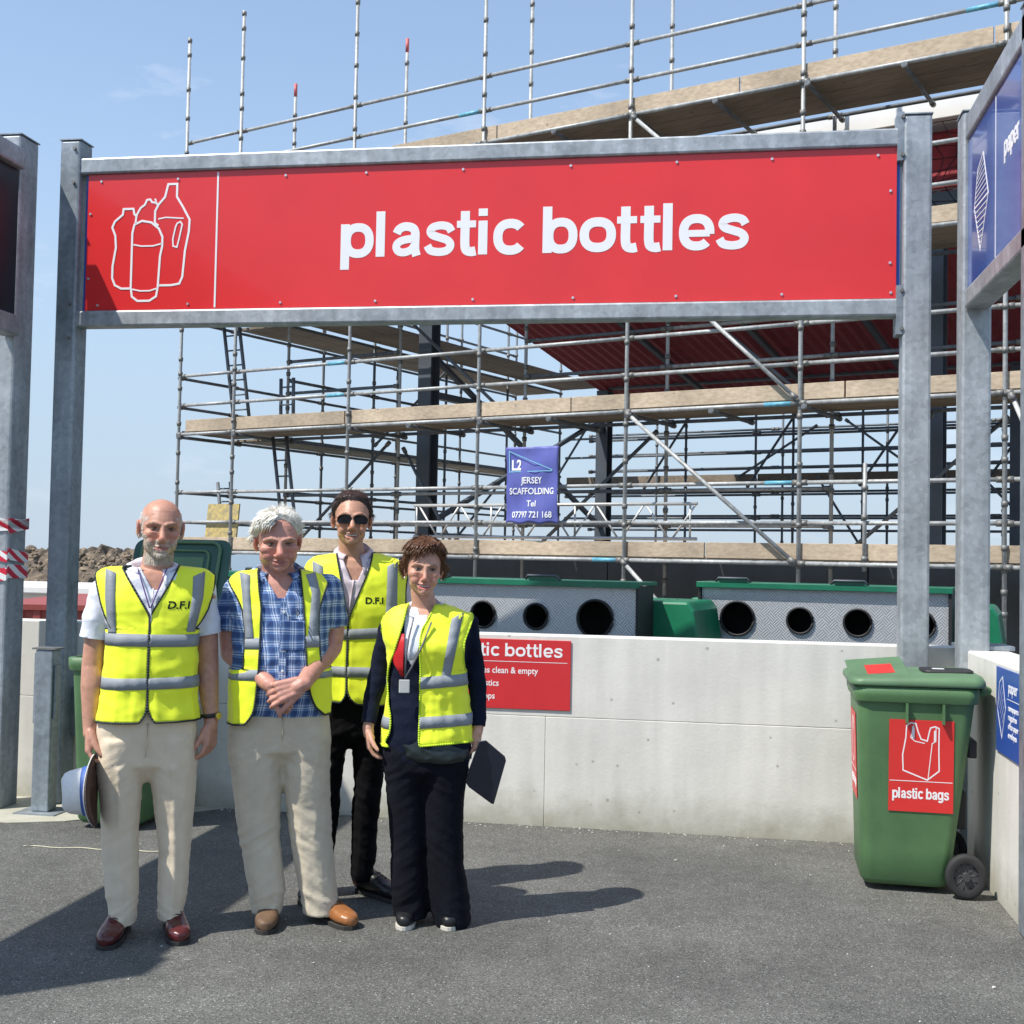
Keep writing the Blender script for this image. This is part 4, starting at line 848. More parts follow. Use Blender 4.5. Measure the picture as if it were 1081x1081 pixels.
def skin_mat():
    m, nt, b = new_mat('skin'); at = N_(nt, 'ShaderNodeVertexColor'); at.layer_name = 'pigment'
    tc = N_(nt, 'ShaderNodeTexCoord'); nz = N_(nt, 'ShaderNodeTexNoise', Scale=45, Detail=5); nt.links.new(tc.outputs['Object'], nz.inputs['Vector'])
    mr = N_(nt, 'ShaderNodeMapRange', **{'From Min': .3, 'From Max': .7, 'To Min': .86, 'To Max': 1.12}); nt.links.new(nz.outputs['Fac'], mr.inputs['Value'])
    mx = N_(nt, 'ShaderNodeMixRGB', blend_type='MULTIPLY', Fac=1.0); nt.links.new(at.outputs[0], mx.inputs['Color1']); nt.links.new(mr.outputs[0], mx.inputs['Color2'])
    nt.links.new(mx.outputs[0], b.inputs['Base Color']); b.inputs['Roughness'].default_value = .48
    b.inputs['Subsurface Weight'].default_value = .12; b.inputs['Subsurface Radius'].default_value = (.012, .004, .002); b.inputs['Subsurface Scale'].default_value = .5
    bp = N_(nt, 'ShaderNodeBump', Strength=.12, Distance=.002); n2 = N_(nt, 'ShaderNodeTexNoise', Scale=260, Detail=3); nt.links.new(tc.outputs['Object'], n2.inputs['Vector']); nt.links.new(n2.outputs['Fac'], bp.inputs['Height']); nt.links.new(bp.outputs[0], b.inputs['Normal'])
    return m
M_SKIN = skin_mat()
M_VEST = mat('fluorescent_yellow_cloth', (.88, .99, .03), .62, 0, .04, 8, bump=.06, bscale=220, sheen=.1)
M_VEST2 = mat('fluorescent_yellow_cloth_pale', (.88, .97, .035), .62, 0, .04, 8, bump=.06, bscale=220, sheen=.1)
M_BAND = mat('silver_reflective_tape', (.25, .275, .30), .62, .0, .08, 12, bump=.15, bscale=120)
M_PIPE = mat('dark_piping', (.02, .03, .03), .7, 0, .1); M_PIPEY = mat('yellow_piping', (.55, .75, .03), .7, 0, .1)
M_INK = mat('marker_ink', (.02, .05, .02), .7)
M_CREAM = mat('cream_trouser_cloth', (.72, .60, .44), .85, 0, .06, 14, bump=.2, bscale=220, sheen=.15)
M_STONE = mat('stone_trouser_cloth', (.58, .505, .38), .85, 0, .07, 12, bump=.2, bscale=220, sheen=.15)
M_BLKC = mat('black_trouser_cloth', (.006, .006, .007), .95, 0, .2, 12, bump=.2, bscale=220, spec=.1)
M_BLKN = mat('black_blue_cloth', (.005, .006, .010), .9, 0, .3, 5, bump=.2, bscale=150, spec=.15)
M_WSH = mat('white_shirt_cloth', (.74, .76, .82), .8, 0, .04, 10, bump=.2, bscale=200)
M_PINK = mat('pale_pink_shirt_cloth', (.60, .50, .56), .8, 0, .12, 90, col2=(.68, .60, .64), stretch=(1, 1, .15))
M_NAVY = mat('navy_knit', (.008, .011, .026), .9, 0, .2, 12, bump=.3, bscale=180, spec=.15)
M_BURG = mat('burgundy_leather', (.085, .012, .012), .28, 0, .3, 14, coat=.3); M_TAN = mat('tan_leather', (.30, .115, .035), .35, 0, .3, 14, coat=.2); M_BROWN = mat('brown_suede', (.13, .075, .04), .6, 0, .25, 14)
M_SHBLK = mat('black_leather', (.010, .010, .011), .4, 0, .2, 14); M_SOLED = mat('dark_sole', (.03, .028, .025), .8); M_SOLEW = mat('pale_sole', (.55, .52, .45), .8)
M_EYEW = mat('eye_white', (.40, .37, .35), .5); M_IRIS = mat('eye_iris', (.03, .03, .03), .5); M_TEETH = mat('teeth', (.55, .53, .48), .4); M_MOUTH = mat('mouth_inside', (.10, .02, .02), .6)
M_LENS = mat('dark_lens', (.004, .004, .005), .22, 0, spec=.3)
def plaid():
    m, nt, b = new_mat('blue_plaid_cloth'); tc = N_(nt, 'ShaderNodeTexCoord'); sp = N_(nt, 'ShaderNodeSeparateXYZ')
    wv = N_(nt, 'ShaderNodeTexNoise', Scale=5, Detail=2); nt.links.new(tc.outputs['Object'], wv.inputs['Vector'])
    mxv = N_(nt, 'ShaderNodeMixRGB', blend_type='ADD', Fac=.02); nt.links.new(tc.outputs['Object'], mxv.inputs['Color1']); nt.links.new(wv.outputs['Color'], mxv.inputs['Color2']); nt.links.new(mxv.outputs[0], sp.inputs[0])
    def bands(src, freq, off):
        a = N_(nt, 'ShaderNodeMath', operation='MULTIPLY_ADD'); a.inputs[1].default_value = freq; a.inputs[2].default_value = off; nt.links.new(src, a.inputs[0])
        f = N_(nt, 'ShaderNodeMath', operation='FRACT'); nt.links.new(a.outputs[0], f.inputs[0])
        r = N_(nt, 'ShaderNodeValToRGB'); r.color_ramp.interpolation = 'CONSTANT'; e = r.color_ramp.elements; e[0].position = 0; e[0].color = (0, 0, 0, 1); e[1].position = .36; e[1].color = (.55, .55, .55, 1)
        for p_, c_ in ((.46, .2), (.54, 1), (.62, .25), (.74, .8), (.82, .3), (.92, .05)): x = e.new(p_); x.color = (c_, c_, c_, 1)
        nt.links.new(f.outputs[0], r.inputs[0]); return r
    xs = N_(nt, 'ShaderNodeMath', operation='ADD'); nt.links.new(sp.outputs[0], xs.inputs[0]); ys = N_(nt, 'ShaderNodeMath', operation='MULTIPLY'); nt.links.new(sp.outputs[1], ys.inputs[0]); ys.inputs[1].default_value = .7; nt.links.new(ys.outputs[0], xs.inputs[1])
    A_ = bands(xs.outputs[0], 19, .3); B_ = bands(sp.outputs[2], 19, .1)
    ad = N_(nt, 'ShaderNodeMixRGB', Fac=.5); nt.links.new(A_.outputs[0], ad.inputs['Color1']); nt.links.new(B_.outputs[0], ad.inputs['Color2'])
    r = N_(nt, 'ShaderNodeValToRGB'); e = r.color_ramp.elements; e[0].position = 0; e[0].color = (.035, .075, .21, 1); e[1].position = .8; e[1].color = (.66, .72, .80, 1); x = e.new(.3); x.color = (.11, .21, .42, 1)
    nt.links.new(ad.outputs[0], r.inputs[0]); nt.links.new(r.outputs[0], b.inputs['Base Color']); b.inputs['Roughness'].default_value = .85; return m
M_PLAID = plaid()

class Fig:
    def __init__(s, px0, py0, d):
        s.px0, s.py0 = px0, py0; s.al = math.atan((px0 - 540) / 1300); s.s = d / 1300; s.c = math.cos(s.al); s.k = .019 + (540 - px0) * 3.2e-5
    def L(s, px, py, y=0.0): return Vector(((px - s.px0 - s.k * (s.py0 - py)) * s.s * s.c, y, (s.py0 - py + .019 * (px - s.px0)) * s.s))
    def X(s, px, py): return s.L(px, py).x
    def Z(s, px, py): return s.L(px, py).z
    def tab(s, pts):
        """photo outline points -> (z, x) table sorted by z"""
        return sorted((s.L(a, b).z, s.L(a, b).x) for a, b in pts)
    def ring(s, py, xl, xr, yf, yb):
        a = s.L(xl, py); b = s.L(xr, py); return ((a.x + b.x) / 2, (yf + yb) / 2, (a.z + b.z) / 2, (b.x - a.x) / 2, (yb - yf) / 2)

# ---------------------------------------------------------------- hand
def hand(bm, wrist, d, n, side, size=1.0, curl=(14, 16, 20, 24), curl2=28, spread=4, thumb=(.75, .55, .15)):
    """d: direction wrist to fingers, n: palm normal (fingers curl toward it), side: +1/-1 thumb side along d x n"""
    d = Vector(d).normalized(); n = Vector(n); n = (n - d * n.dot(d)).normalized(); wv = d.cross(n) * side; w0 = Vector(wrist)
    P = lambda a, b, c: w0 + (d * a + wv * b + n * c) * size
    chain(bm, [P(-.01, 0, 0), P(.02, .004, 0)], [.027 * size, .026 * size])
    for b in (-.026, -.009, .009, .026): chain(bm, [P(.015, b * .75, .0), P(.085, b * 1.12, -.002)], [.0165 * size, .0135 * size])
    ball(bm, P(.04, .024, .008), .020 * size)
    for k, (b, ln) in enumerate(((.029, .072), (.010, .080), (-.010, .074), (-.029, .058))):
        a = R(curl[k]); dd = (d + wv * math.tan(R(spread)) * (1.5 - k) * .7).normalized(); p = P(.088, b * 1.12, -.002); pts = [p]; an = a
        for j, f in enumerate((.48, .30, .22)):
            dr = (dd * math.cos(an) + n * math.sin(an)); p = p + dr * ln * f * size; pts.append(p); an += R(curl2)
        chain(bm, pts, [.0096 * size, .0090 * size, .0083 * size, .0072 * size], 10)
    t = (d * thumb[0] + wv * thumb[1] + n * thumb[2]).normalized(); p0 = P(.022, .024, .004); p1 = p0 + t * .040 * size; t2 = (t + n * .25 + d * .25).normalized(); p2 = p1 + t2 * .032 * size; p3 = p2 + (t2 + n * .2).normalized() * .024 * size
    chain(bm, [p0, p1, p2, p3], [.016 * size, .0125 * size, .0112 * size, .0088 * size], 10)

# ---------------------------------------------------------------- head
def head_M(c, yaw=0, pitch=0, roll=0, k=1.0, wx=1.0):
    return Matrix.Translation(c) @ Matrix.Rotation(R(yaw), 4, 'Z') @ Matrix.Rotation(R(roll), 4, 'Y') @ Matrix.Rotation(R(pitch), 4, 'X') @ Matrix.Diagonal((k * wx, k, k, 1))
def head(bm, M, smile=.3, mopen=0, jaw=1.0, fem=False, nose=1.0, cheek=1.0, ear=True):
    t = BM()
    ball(t, (0, .016, .030), (.076, .096, .080), u=28, v=18); ball(t, (0, -.012, .0), (.070, .080, .092), u=24, v=16)
    ball(t, (0, -.026, -.050), (.0595 * jaw, .062, .052), u=24, v=14); ball(t, (0, -.062, -.086), (.031 * jaw, .030, .024)); ball(t, (0, -.078, -.096), (.020, .016, .014))
    for s in (-1, 1):
        ball(t, (s * .040, -.058, -.022), (.027 * cheek, .028, .024)); ball(t, (s * .034 * 1.1, -.066, -.046), (.020 * cheek, .020, .020 + .004 * smile))
        ball(t, (s * .047 * jaw, -.008, -.060), (.013, .034, .024))
        chain(t, [(s * .012, -.088, .016), (s * .034, -.083, .020), (s * .054, -.062, .012)], [.0080, .0084, .0080] if not fem else [.0055, .0062, .0062])
        ball(t, (s * .0125 * nose, -.099, -.043), (.0095 * nose, .011, .008))
        if ear:
            rm = Matrix.Rotation(s * R(18), 4, 'Z') @ Matrix.Rotation(R(8), 4, 'X')
            ball(t, (s * .0795, .012, -.004), (.0075, .019, .031), rm); ball(t, (s * .077, .008, -.030), (.008, .010, .011))
            for a in range(-60, 200, 20): ball(t, (s * (.086 + .001 * 0), .014 + .017 * math.cos(R(a)), -.002 + .028 * math.sin(R(a))), .0042, u=8, v=6)
    chain(t, [(0, -.085, .012), (0, -.095, -.012), (0, -.106 * (.97 + .03 * nose), -.036)], [.0100, .0102 * nose, .0130 * nose])
    zc = -.071; up = .009 * smile; wd = .028 + .006 * smile
    yl = lambda x: -.090 + 6.0 * x * x * 1.6
    g = .0048 * mopen
    pu = [(-wd, -.078, zc + up), (-wd * .5, yl(wd * .5), zc + .004 + g * .5), (0, yl(0) - .001, zc + .0035 + g), (wd * .5, yl(wd * .5), zc + .004 + g * .5), (wd, -.078, zc + up)]
    pl = [(-wd, -.078, zc + up), (-wd * .5, yl(wd * .5) + .001, zc - .006 - g), (0, yl(0), zc - .0095 - g * 1.6), (wd * .5, yl(wd * .5) + .001, zc - .006 - g), (wd, -.078, zc + up)]
    chain(t, pu, [.0035, .0052, .0052, .0052, .0035], 8); chain(t, pl, [.0035, .0062, .0070, .0062, .0035], 8)
    me_ = bpy.data.meshes.new('h'); t.to_mesh(me_); t.free(); me_.transform(M); bm.from_mesh(me_); bpy.data.meshes.remove(me_)
def sculpt(me, M, smile, mopen, age=0.0, fem=False):
    Mi = M.inverted(); R3 = M.to_3x3()
    zc = -.071; up = .009 * smile; wd = .028 + .006 * smile
    n = len(me.vertices); 
    for v in me.vertices:
        p = Mi @ v.co
        if p.y > -.03 or abs(p.x) > .075 or p.z < -.12 or p.z > .12: continue
        g = lambda dx, dz, sx, sz: math.exp(-(dx / sx) ** 2 - (dz / sz) ** 2)
        d = 0; ax = abs(p.x)
        d -= .0078 * g(ax - .031, p.z - .001, .0160, .0095); d -= .004 * g(ax - .017, p.z + .004, .007, .012)
        d += .0022 * g(ax - .032, p.z + .0125, .014, .0035) * (1 + age)
        zl = zc + up * (p.x / wd) ** 2
        if ax < wd + .004: d -= (.0055 + .005 * mopen) * math.exp(-((p.z - zl + .001 * mopen) / (.0024 + .0036 * mopen)) ** 2) * (1 if ax < wd - .004 else .5)
        # smile lines from the nose wing round the mouth
        tt = (p.z + .040) / (zc + up - .006 + .040)
        if -.1 < tt < 1.35: xl = .0185 + .019 * max(0, tt) ** 1.1; d -= (.0008 + .0014 * smile + .0006 * age) * math.exp(-((ax - xl) / .0038) ** 2)
        d -= .0028 * g(p.x, p.z + .087, .020, .0035)
        if age: d -= .0006 * age * (math.exp(-((p.z - .048 - .01 * ax * 8) / .0022) ** 2) + math.exp(-((p.z - .062) / .0022) ** 2)) * (ax < .045)
        d -= .0045 * g(ax - .0085, p.z + .0495, .0045, .0028) * (p.y < -.09)
        if d: v.co += R3 @ (Vector((p.x * .5, p.y, p.z * .15)).normalized() * d)
    me.update()
def pigment(me, M, base, red=.25, lips=(.36, .13, .11), brow=None, beard=None, zone=None):
    Mi = M.inverted(); col = me.color_attributes.new('pigment', 'FLOAT_COLOR', 'POINT'); arr = np.empty((len(me.vertices), 4))
    zc = -.071
    for i, v in enumerate(me.vertices):
        p = Mi @ v.co; c = Vector(base); ax = abs(p.x)
        q = nz3(v.co.x * 14, v.co.y * 14, v.co.z * 14); c = c * (1 + .07 * q)
        ru = 0
        if p.z > -.13 and p.z < .13 and p.y < -.01:
            ru += .9 * math.exp(-((ax - .042) / .022) ** 2 - ((p.z + .030) / .022) ** 2) + 1.0 * math.exp(-(ax / .016) ** 2 - ((p.z + .035) / .018) ** 2) * (p.y < -.085)
            l = math.exp(-(max(0, ax - .020) / .007) ** 2 - ((p.z - zc + .002) / .0105) ** 2) if p.y < -.068 else 0
            e_ = math.exp(-((ax - .031) / .016) ** 2 - ((p.z + .001) / .010) ** 2); c = c * (1 - .20 * e_)
            if brow: 
                b_ = math.exp(-((p.z - .0215 + .010 * ((ax - .034) / .02) ** 2) / .0042) ** 2) * (.012 < ax < .055) * (p.y < -.04); c = c.lerp(Vector(brow), min(1, .8 * b_))
            c = c.lerp(Vector(lips), min(.85, l))
            if beard: w_ = beard(p); c = c.lerp(Vector((.52, .44, .36)), w_ * .6)
        elif ax > .074 and abs(p.z) < .045: ru += .7
        c = Vector((c.x * (1 + .10 * ru * red * 4), c.y * (1 - .15 * ru * red * 2), c.z * (1 - .18 * ru * red * 2)))
        if zone: c = zone(v.co, c)
        arr[i] = (c.x, c.y, c.z, 1)
    col.data.foreach_set('color', arr.ravel())
def eyes(root, M, bvh, iris=M_IRIS, open_=1.0, fem=False, lash=(.03, .02, .015)):
    Ml = mat('eyelid_line', lash, .7)
    for s in (-1, 1):
        bm = BM(); c = Vector((s * .031, -.0775, .0005)); ball(bm, c, (.0135, .0075, .0048 * open_ + .0004), u=20, v=12)
        for f in bm.faces: f.smooth = True; m = f.calc_center_median() - c; f.material_index = 1 if abs(m.x) < .0052 and m.y < 0 else 0
        bm.transform(M); e = obj('eye', bm, [M_EYEW, iris], root)
        bm = BM(); pts = [(s * (.031 + .0145 * t), -.0785 - .0055 * (1 - t * t) + .002 * abs(t), .0012 + .0052 * open_ * (1 - t * t)) for t in [k / 5 - 1 for k in range(11)]]
        path_tube(bm, pts, .0015 if not fem else .0022, 6); bm.transform(M); obj('eyelash', bm, Ml, e)
# ---------------------------------------------------------------- hair
def strands(name, me_src, M, region, comb, length, width, mt, parent, count, lift=.25, jit=.35, seed=1, segs=3, grav=.0):
    rn = random.Random(seed); Mi = M.inverted(); polys = []; ws = []
    for p in me_src.polygons:
        q = Mi @ p.center; w_ = region(q)
        if w_ > 0: polys.append(p.index); ws.append(w_ * p.area)
    if not polys: return None
    verts = []; faces = []; R3 = M.to_3x3()
    for pi in rn.choices(polys, ws, k=count):
        p = me_src.polygons[pi]; vs = [me_src.vertices[i].co for i in p.vertices]; a, b = rn.random(), rn.random()
        pos = vs[0].lerp(vs[1], a).lerp(vs[-1].lerp(vs[min(2, len(vs) - 1)], a), b); nrm = p.normal.copy(); q = Mi @ pos
        d = (R3 @ Vector(comb(q))).normalized(); L_ = (length(q) if callable(length) else length) * rn.uniform(.6, 1.2)
        j = Vector((rn.gauss(0, 1), rn.gauss(0, 1), rn.gauss(0, 1))) * jit
        t = (d - nrm * d.dot(nrm)); t = t.normalized() if t.length > 1e-4 else d
        dr = (t + j * .5 + nrm * lift).normalized(); side = dr.cross(nrm); side = side.normalized() if side.length > 1e-4 else Vector((1, 0, 0))
        base = len(verts); pp = pos - nrm * .001; wv = width * rn.uniform(.6, 1.3)
        for k in range(segs + 1):
            f = k / segs; ww = wv * (1 - .75 * f); verts += [pp - side * ww / 2, pp + side * ww / 2]
            pp = pp + dr * (L_ / segs); dr = (dr + t * .25 - nrm * lift * .35 + j * .12 + Vector((0, 0, -grav))).normalized()
        for k in range(segs): faces.append((base + 2 * k, base + 2 * k + 1, base + 2 * k + 3, base + 2 * k + 2))
    me = bpy.data.meshes.new(name); me.from_pydata([tuple(v) for v in verts], [], faces); me.update(); return finish(name, me, mt, parent, True)
def hair_cap(me_src, M, line, thick, nA=96, nE=54, c=(0, .012, .028), streak=.004, seed=0, name='hair', mt=None, parent=None, elmax=88):
    """shell of hair over the skull: elevation above line(az); thick(az, el, f) metres"""
    Mi = M.inverted(); R3 = M.to_3x3(); O = M @ Vector(c)
    keep = [tuple(p.vertices) for p in me_src.polygons if (Mi @ p.center).length < .15 and (Mi @ p.center).z > -.10]
    bv = BVHTree.FromPolygons([v.co for v in me_src.vertices], keep)
    grid = []
    for j in range(nE + 1):
        row = []
        for i in range(nA):
            az = -180 + 360 * i / nA; lo = line(az) + 3.5 * nz3(az * .11, seed, 5) + 2 * nz3(az * .4, seed, 2); f = j / nE; el = lo + (89.5 - lo) * f ** .9
            dl = Vector((math.sin(R(az)) * math.cos(R(el)), -math.cos(R(az)) * math.cos(R(el)), math.sin(R(el)))); d = (R3 @ dl).normalized()
            h = bv.ray_cast(O + d * .17, -d, .17)[0]; r = min(.125, (h - O).length) if h else .085
            s_ = nz3(az * .16 + seed, el * .03, 3) + .6 * nz3(az * .5, el * .05 + seed, 9)
            edge = min(1, f * 5 + .08)
            row.append(O + d * (r + (thick(az, el, f) + streak * s_) * edge - .001))
        grid.append(row)
    verts = [tuple(p) for r_ in grid for p in r_]; faces = []
    for j in range(nE):
        for i in range(nA): k = (i + 1) % nA; faces.append((j * nA + i, j * nA + k, (j + 1) * nA + k, (j + 1) * nA + i))
    me = bpy.data.meshes.new(name); me.from_pydata(verts, [], faces); me.update()
    return finish(name, me, mt, parent, True)
def hair_mat(name, c1, c2, rough=.5):
    m = mat(name, c1, rough, 0, .2, 60, col2=c2, stretch=(1, 1, .25), spec=.4); return m

# ---------------------------------------------------------------- vest
class Vest:
    NF, NB, NL, NU = 26, 20, 34, 26
    def __init__(s, fig, form, hem, neck, edgeL, edgeR, armL, armR, cx=0, ease=.011, seed=0, flare=.0, wr=.006):
        """form: mesh; hem: z at left, z at right; neck: (x, y, rx, ry); edges: (z, x) tables of the front edges"""
        s.f = fig; s.bv = BVHTree.FromPolygons([v.co for v in form.vertices], [tuple(p.vertices) for p in form.polygons]); s.cx = cx; s.hem = hem; s.neck = neck
        s.eL, s.eR, s.aL, s.aR = edgeL, edgeR, armL, armR; zt = max(v.co.z for v in form.vertices); s.zc = zt - .24; s.ease = ease
        nT = 120; s.nT = nT; s.pm = []
        for i in range(nT):
            th = 2 * math.pi * i / nT; ph = 20.0; last = 88
            while ph < 88:
                p = s.hit(th, ph)
                if p is not None and ((p.x - neck[0]) / neck[2]) ** 2 + ((p.y - neck[1]) / neck[3]) ** 2 < 1: last = ph; break
                ph += 1
            s.pm.append(last)
        s.pm = [sum(s.pm[(i + k) % nT] for k in (-2, -1, 0, 1, 2)) / 5 for i in range(nT)]
        rows = s.NL + s.NU + 1; s.rows = rows; tabl = np.zeros((rows, nT))
        for i in range(nT):
            th = 2 * math.pi * i / nT; prev = None
            for j in range(rows - 1, -1, -1):
                O, D = s.od(th, j); h = s.bv.ray_cast(O + D * .7, -D, .7)[0]; r = ((h - O).length if h is not None else .1) + ease
                if j < s.NL:
                    if prev is not None: r = max(r, prev * (.992 if j < s.NL - 4 else .97) + flare / s.NL)
                prev = r; tabl[j, i] = r
        for _ in range(2): tabl = .5 * tabl + .25 * np.roll(tabl, 1, 1) + .25 * np.roll(tabl, -1, 1)
        for j in range(rows):
            for i in range(nT):
                th = 2 * math.pi * i / nT; O, D = s.od(th, j); p = O + D * tabl[j, i]; low = max(0, 1 - j / s.NL)
                q = fold(p.x * 4.2 + seed, p.y * 4.2, p.z * 9) * wr * (.5 + .6 * min(1, j / 12)) + fold(math.sin(th) * 3.1 + seed * 2, math.cos(th) * 3.1, p.z * 1.5 + 4) * wr * (1.2 * low + .3) + wr * .55 * fold(p.x * 11, seed + p.y * 11, p.z * 17)
                tabl[j, i] += q
        s.t = tabl
    def od(s, th, j):
        d = Vector((math.sin(th), -math.cos(th), 0))
        if j <= s.NL:
            k = j / s.NL; hz = s.hem[0] + (s.hem[1] - s.hem[0]) * (.5 + .5 * math.sin(th)); return Vector((s.cx, 0, hz + (s.zc - hz) * k)), d
        pm = s.pmax(th); ph = R(pm * (j - s.NL) / s.NU); return Vector((s.cx, 0, s.zc)), Vector((d.x * math.cos(ph), d.y * math.cos(ph), math.sin(ph)))
    def pmax(s, th):
        x = (th / (2 * math.pi)) % 1 * s.nT; i = int(x); f = x - i; return s.pm[i % s.nT] * (1 - f) + s.pm[(i + 1) % s.nT] * f
    def hit(s, th, ph):
        d = Vector((math.sin(th) * math.cos(R(ph)), -math.cos(th) * math.cos(R(ph)), math.sin(R(ph)))); O = Vector((s.cx, 0, s.zc)); return s.bv.ray_cast(O + d * .7, -d, .7)[0]
    def pos(s, th, j, off=0.0):
        j = max(0, min(s.rows - 1, j)); j0 = int(j); j1 = min(j0 + 1, s.rows - 1); fj = j - j0; x = (th / (2 * math.pi)) % 1 * s.nT; i = int(x) % s.nT; f = x - int(x); k = (i + 1) % s.nT
        out_ = []
        for jj in (j0, j1):
            O, D = s.od(th, jj); out_.append(O + D * (s.t[jj, i] * (1 - f) + s.t[jj, k] * f + off))
        return out_[0].lerp(out_[1], fj)
    def solve(s, sg, j, test, a0=0.0, a1=math.pi, st=R(1.5)):
        """first angle from a0 towards a1 (on side sg) where test(point) holds"""
        a = a0; n = int(abs(a1 - a0) / st); dr = st if a1 > a0 else -st
        for _ in range(n):
            if test(s.pos(sg * a, j)):
                lo, hi = a - dr, a
                for _ in range(7):
                    mid = (lo + hi) / 2
                    if test(s.pos(sg * mid, j)): hi = mid
                    else: lo = mid
                return hi
            a += dr
        return None
    def build(s, root, mt, pipe, bands=(), straps=(), name='safety_vest', back=True):
        verts = []; faces = []; cols = s.NF + s.NB + 2; lim = {}; s.lim = lim
        for sg, E_, A_ in ((1, s.eR, s.aR), (-1, s.eL, s.aL)):
            idx = []
            for j in range(s.rows):
                ok = lambda p: (p.x - interp(E_, p.z)) * sg > 0
                t0 = s.solve(sg, j, ok, -R(12), math.pi * .9); t0 = t0 if t0 is not None else R(60)
                z0, z1 = A_[0][0], A_[-1][0]
                inh = lambda p: z0 < p.z < z1 and (p.x - interp(A_, p.z)) * sg > 0
                t1 = s.solve(sg, j, inh, max(t0, R(20)), math.pi * .5); t2 = s.solve(sg, j, inh, R(150), R(90)) if t1 is not None else None
                if t1 is None or t2 is None: t1 = t2 = R(90)
                if t0 > t1: t1 = t0 + R(1)
                lim[(sg, j)] = (t0, t1, t2)
            # soften the row-to-row steps of the edges
            for q in (0, 1, 2, 0, 0, 0):
                vals = [lim[(sg, j)][q] for j in range(s.rows)]
                for j in range(1, s.rows - 1):
                    if abs(vals[j - 1] - vals[j + 1]) < R(14): l = list(lim[(sg, j)]); l[q] = .25 * vals[j - 1] + .5 * vals[j] + .25 * vals[j + 1]; lim[(sg, j)] = tuple(l)
            for j in range(s.rows):
                t0, t1, t2 = lim[(sg, j)]
                ths = [t0 + (t1 - t0) * k / s.NF for k in range(s.NF + 1)] + [t2 + (math.pi - t2) * k / s.NB for k in range(s.NB + 1)]
                idx.append(len(verts)); verts += [s.pos(sg * t, j) for t in ths]
            for j in range(s.rows - 1):
                for k in range(cols - 1):
                    if k == s.NF: continue
                    a, b = idx[j] + k, idx[j + 1] + k; faces.append((a, a + 1, b + 1, b) if sg > 0 else (a, b, b + 1, a + 1))
        me = bpy.data.meshes.new(name); me.from_pydata([tuple(v) for v in verts], [], faces); me.update()
        bm = BM(); bm.from_mesh(me); bmesh.ops.remove_doubles(bm, verts=bm.verts, dist=.0006)
        bmesh.ops.dissolve_degenerate(bm, dist=.0003, edges=bm.edges); bm.edges.ensure_lookup_table()
        be = {e for e in bm.edges if len(e.link_faces) == 1}; pipes = []
        while be:
            st = [be.pop()]; pb = BM(); ln_ = 0
            while st:
                e = st.pop(); a, b = e.verts[0].co, e.verts[1].co; ln_ += (a - b).length
                if (a - b).length > .0008: tube(pb, a, b, .0042, 6, caps=True)
                for v in e.verts:
                    for q in v.link_edges:
                        if q in be: be.discard(q); st.append(q)
            if ln_ > .1: pipes.append(pb)
            else: pb.free()
        bm.to_mesh(me); bm.free(); o = finish(name, me, mt, root); md = o.modifiers.new('thick', 'SOLIDIFY'); md.thickness = .003; md.offset = -1
        for pb in pipes: obj('piping', pb, pipe, o)
        # reflective bands: (z_left_low, z_right_low, width)
        for (zl, zr, wd) in bands:
            vv = []; ff = []; started = False
            for sg in (1, -1):
                prev = None
                for k in range(s.NF + s.NB + 2):
                    if k == s.NF + 1 and prev is None: continue
                    col = []
                    for m_ in (0, .5, 1):
                        # angle at this column for the row where z matches
                        th_g = R(5 + 170 * k / (s.NF + s.NB + 1)); zz = None; j = s.NL * .5
                        for _ in range(5):
                            t0, t1, t2 = lim[(sg, min(s.rows - 1, int(round(j))))]; ths = t0 + (t1 - t0) * k / s.NF if k <= s.NF else t2 + (math.pi - t2) * (k - s.NF - 1) / s.NB
                            p = s.pos(sg * ths, j); tgt = zl + (zr - zl) * (.5 + .5 * math.sin(sg * ths)) + wd * m_
                            slope = (s.pos(sg * ths, min(j + 1, s.rows - 1)).z - p.z); j = max(0, min(s.rows - 2, j + (tgt - p.z) / max(slope, .004)))
                        col.append(s.pos(sg * ths, j, .0022))
                    b_ = len(vv); vv += col
                    hole = (k == s.NF + 1 and abs(t1 - t2) > R(2))
                    if prev is not None and not hole:
                        for q in (0, 1): ff.append((prev + q, b_ + q, b_ + q + 1, prev + q + 1))
                    prev = b_
            m2 = bpy.data.meshes.new('band'); m2.from_pydata([tuple(v) for v in vv], [], ff); m2.update(); q = finish('reflective_band', m2, M_BAND, o); md = q.modifiers.new('t', 'SOLIDIFY'); md.thickness = .0012; md.offset = 1
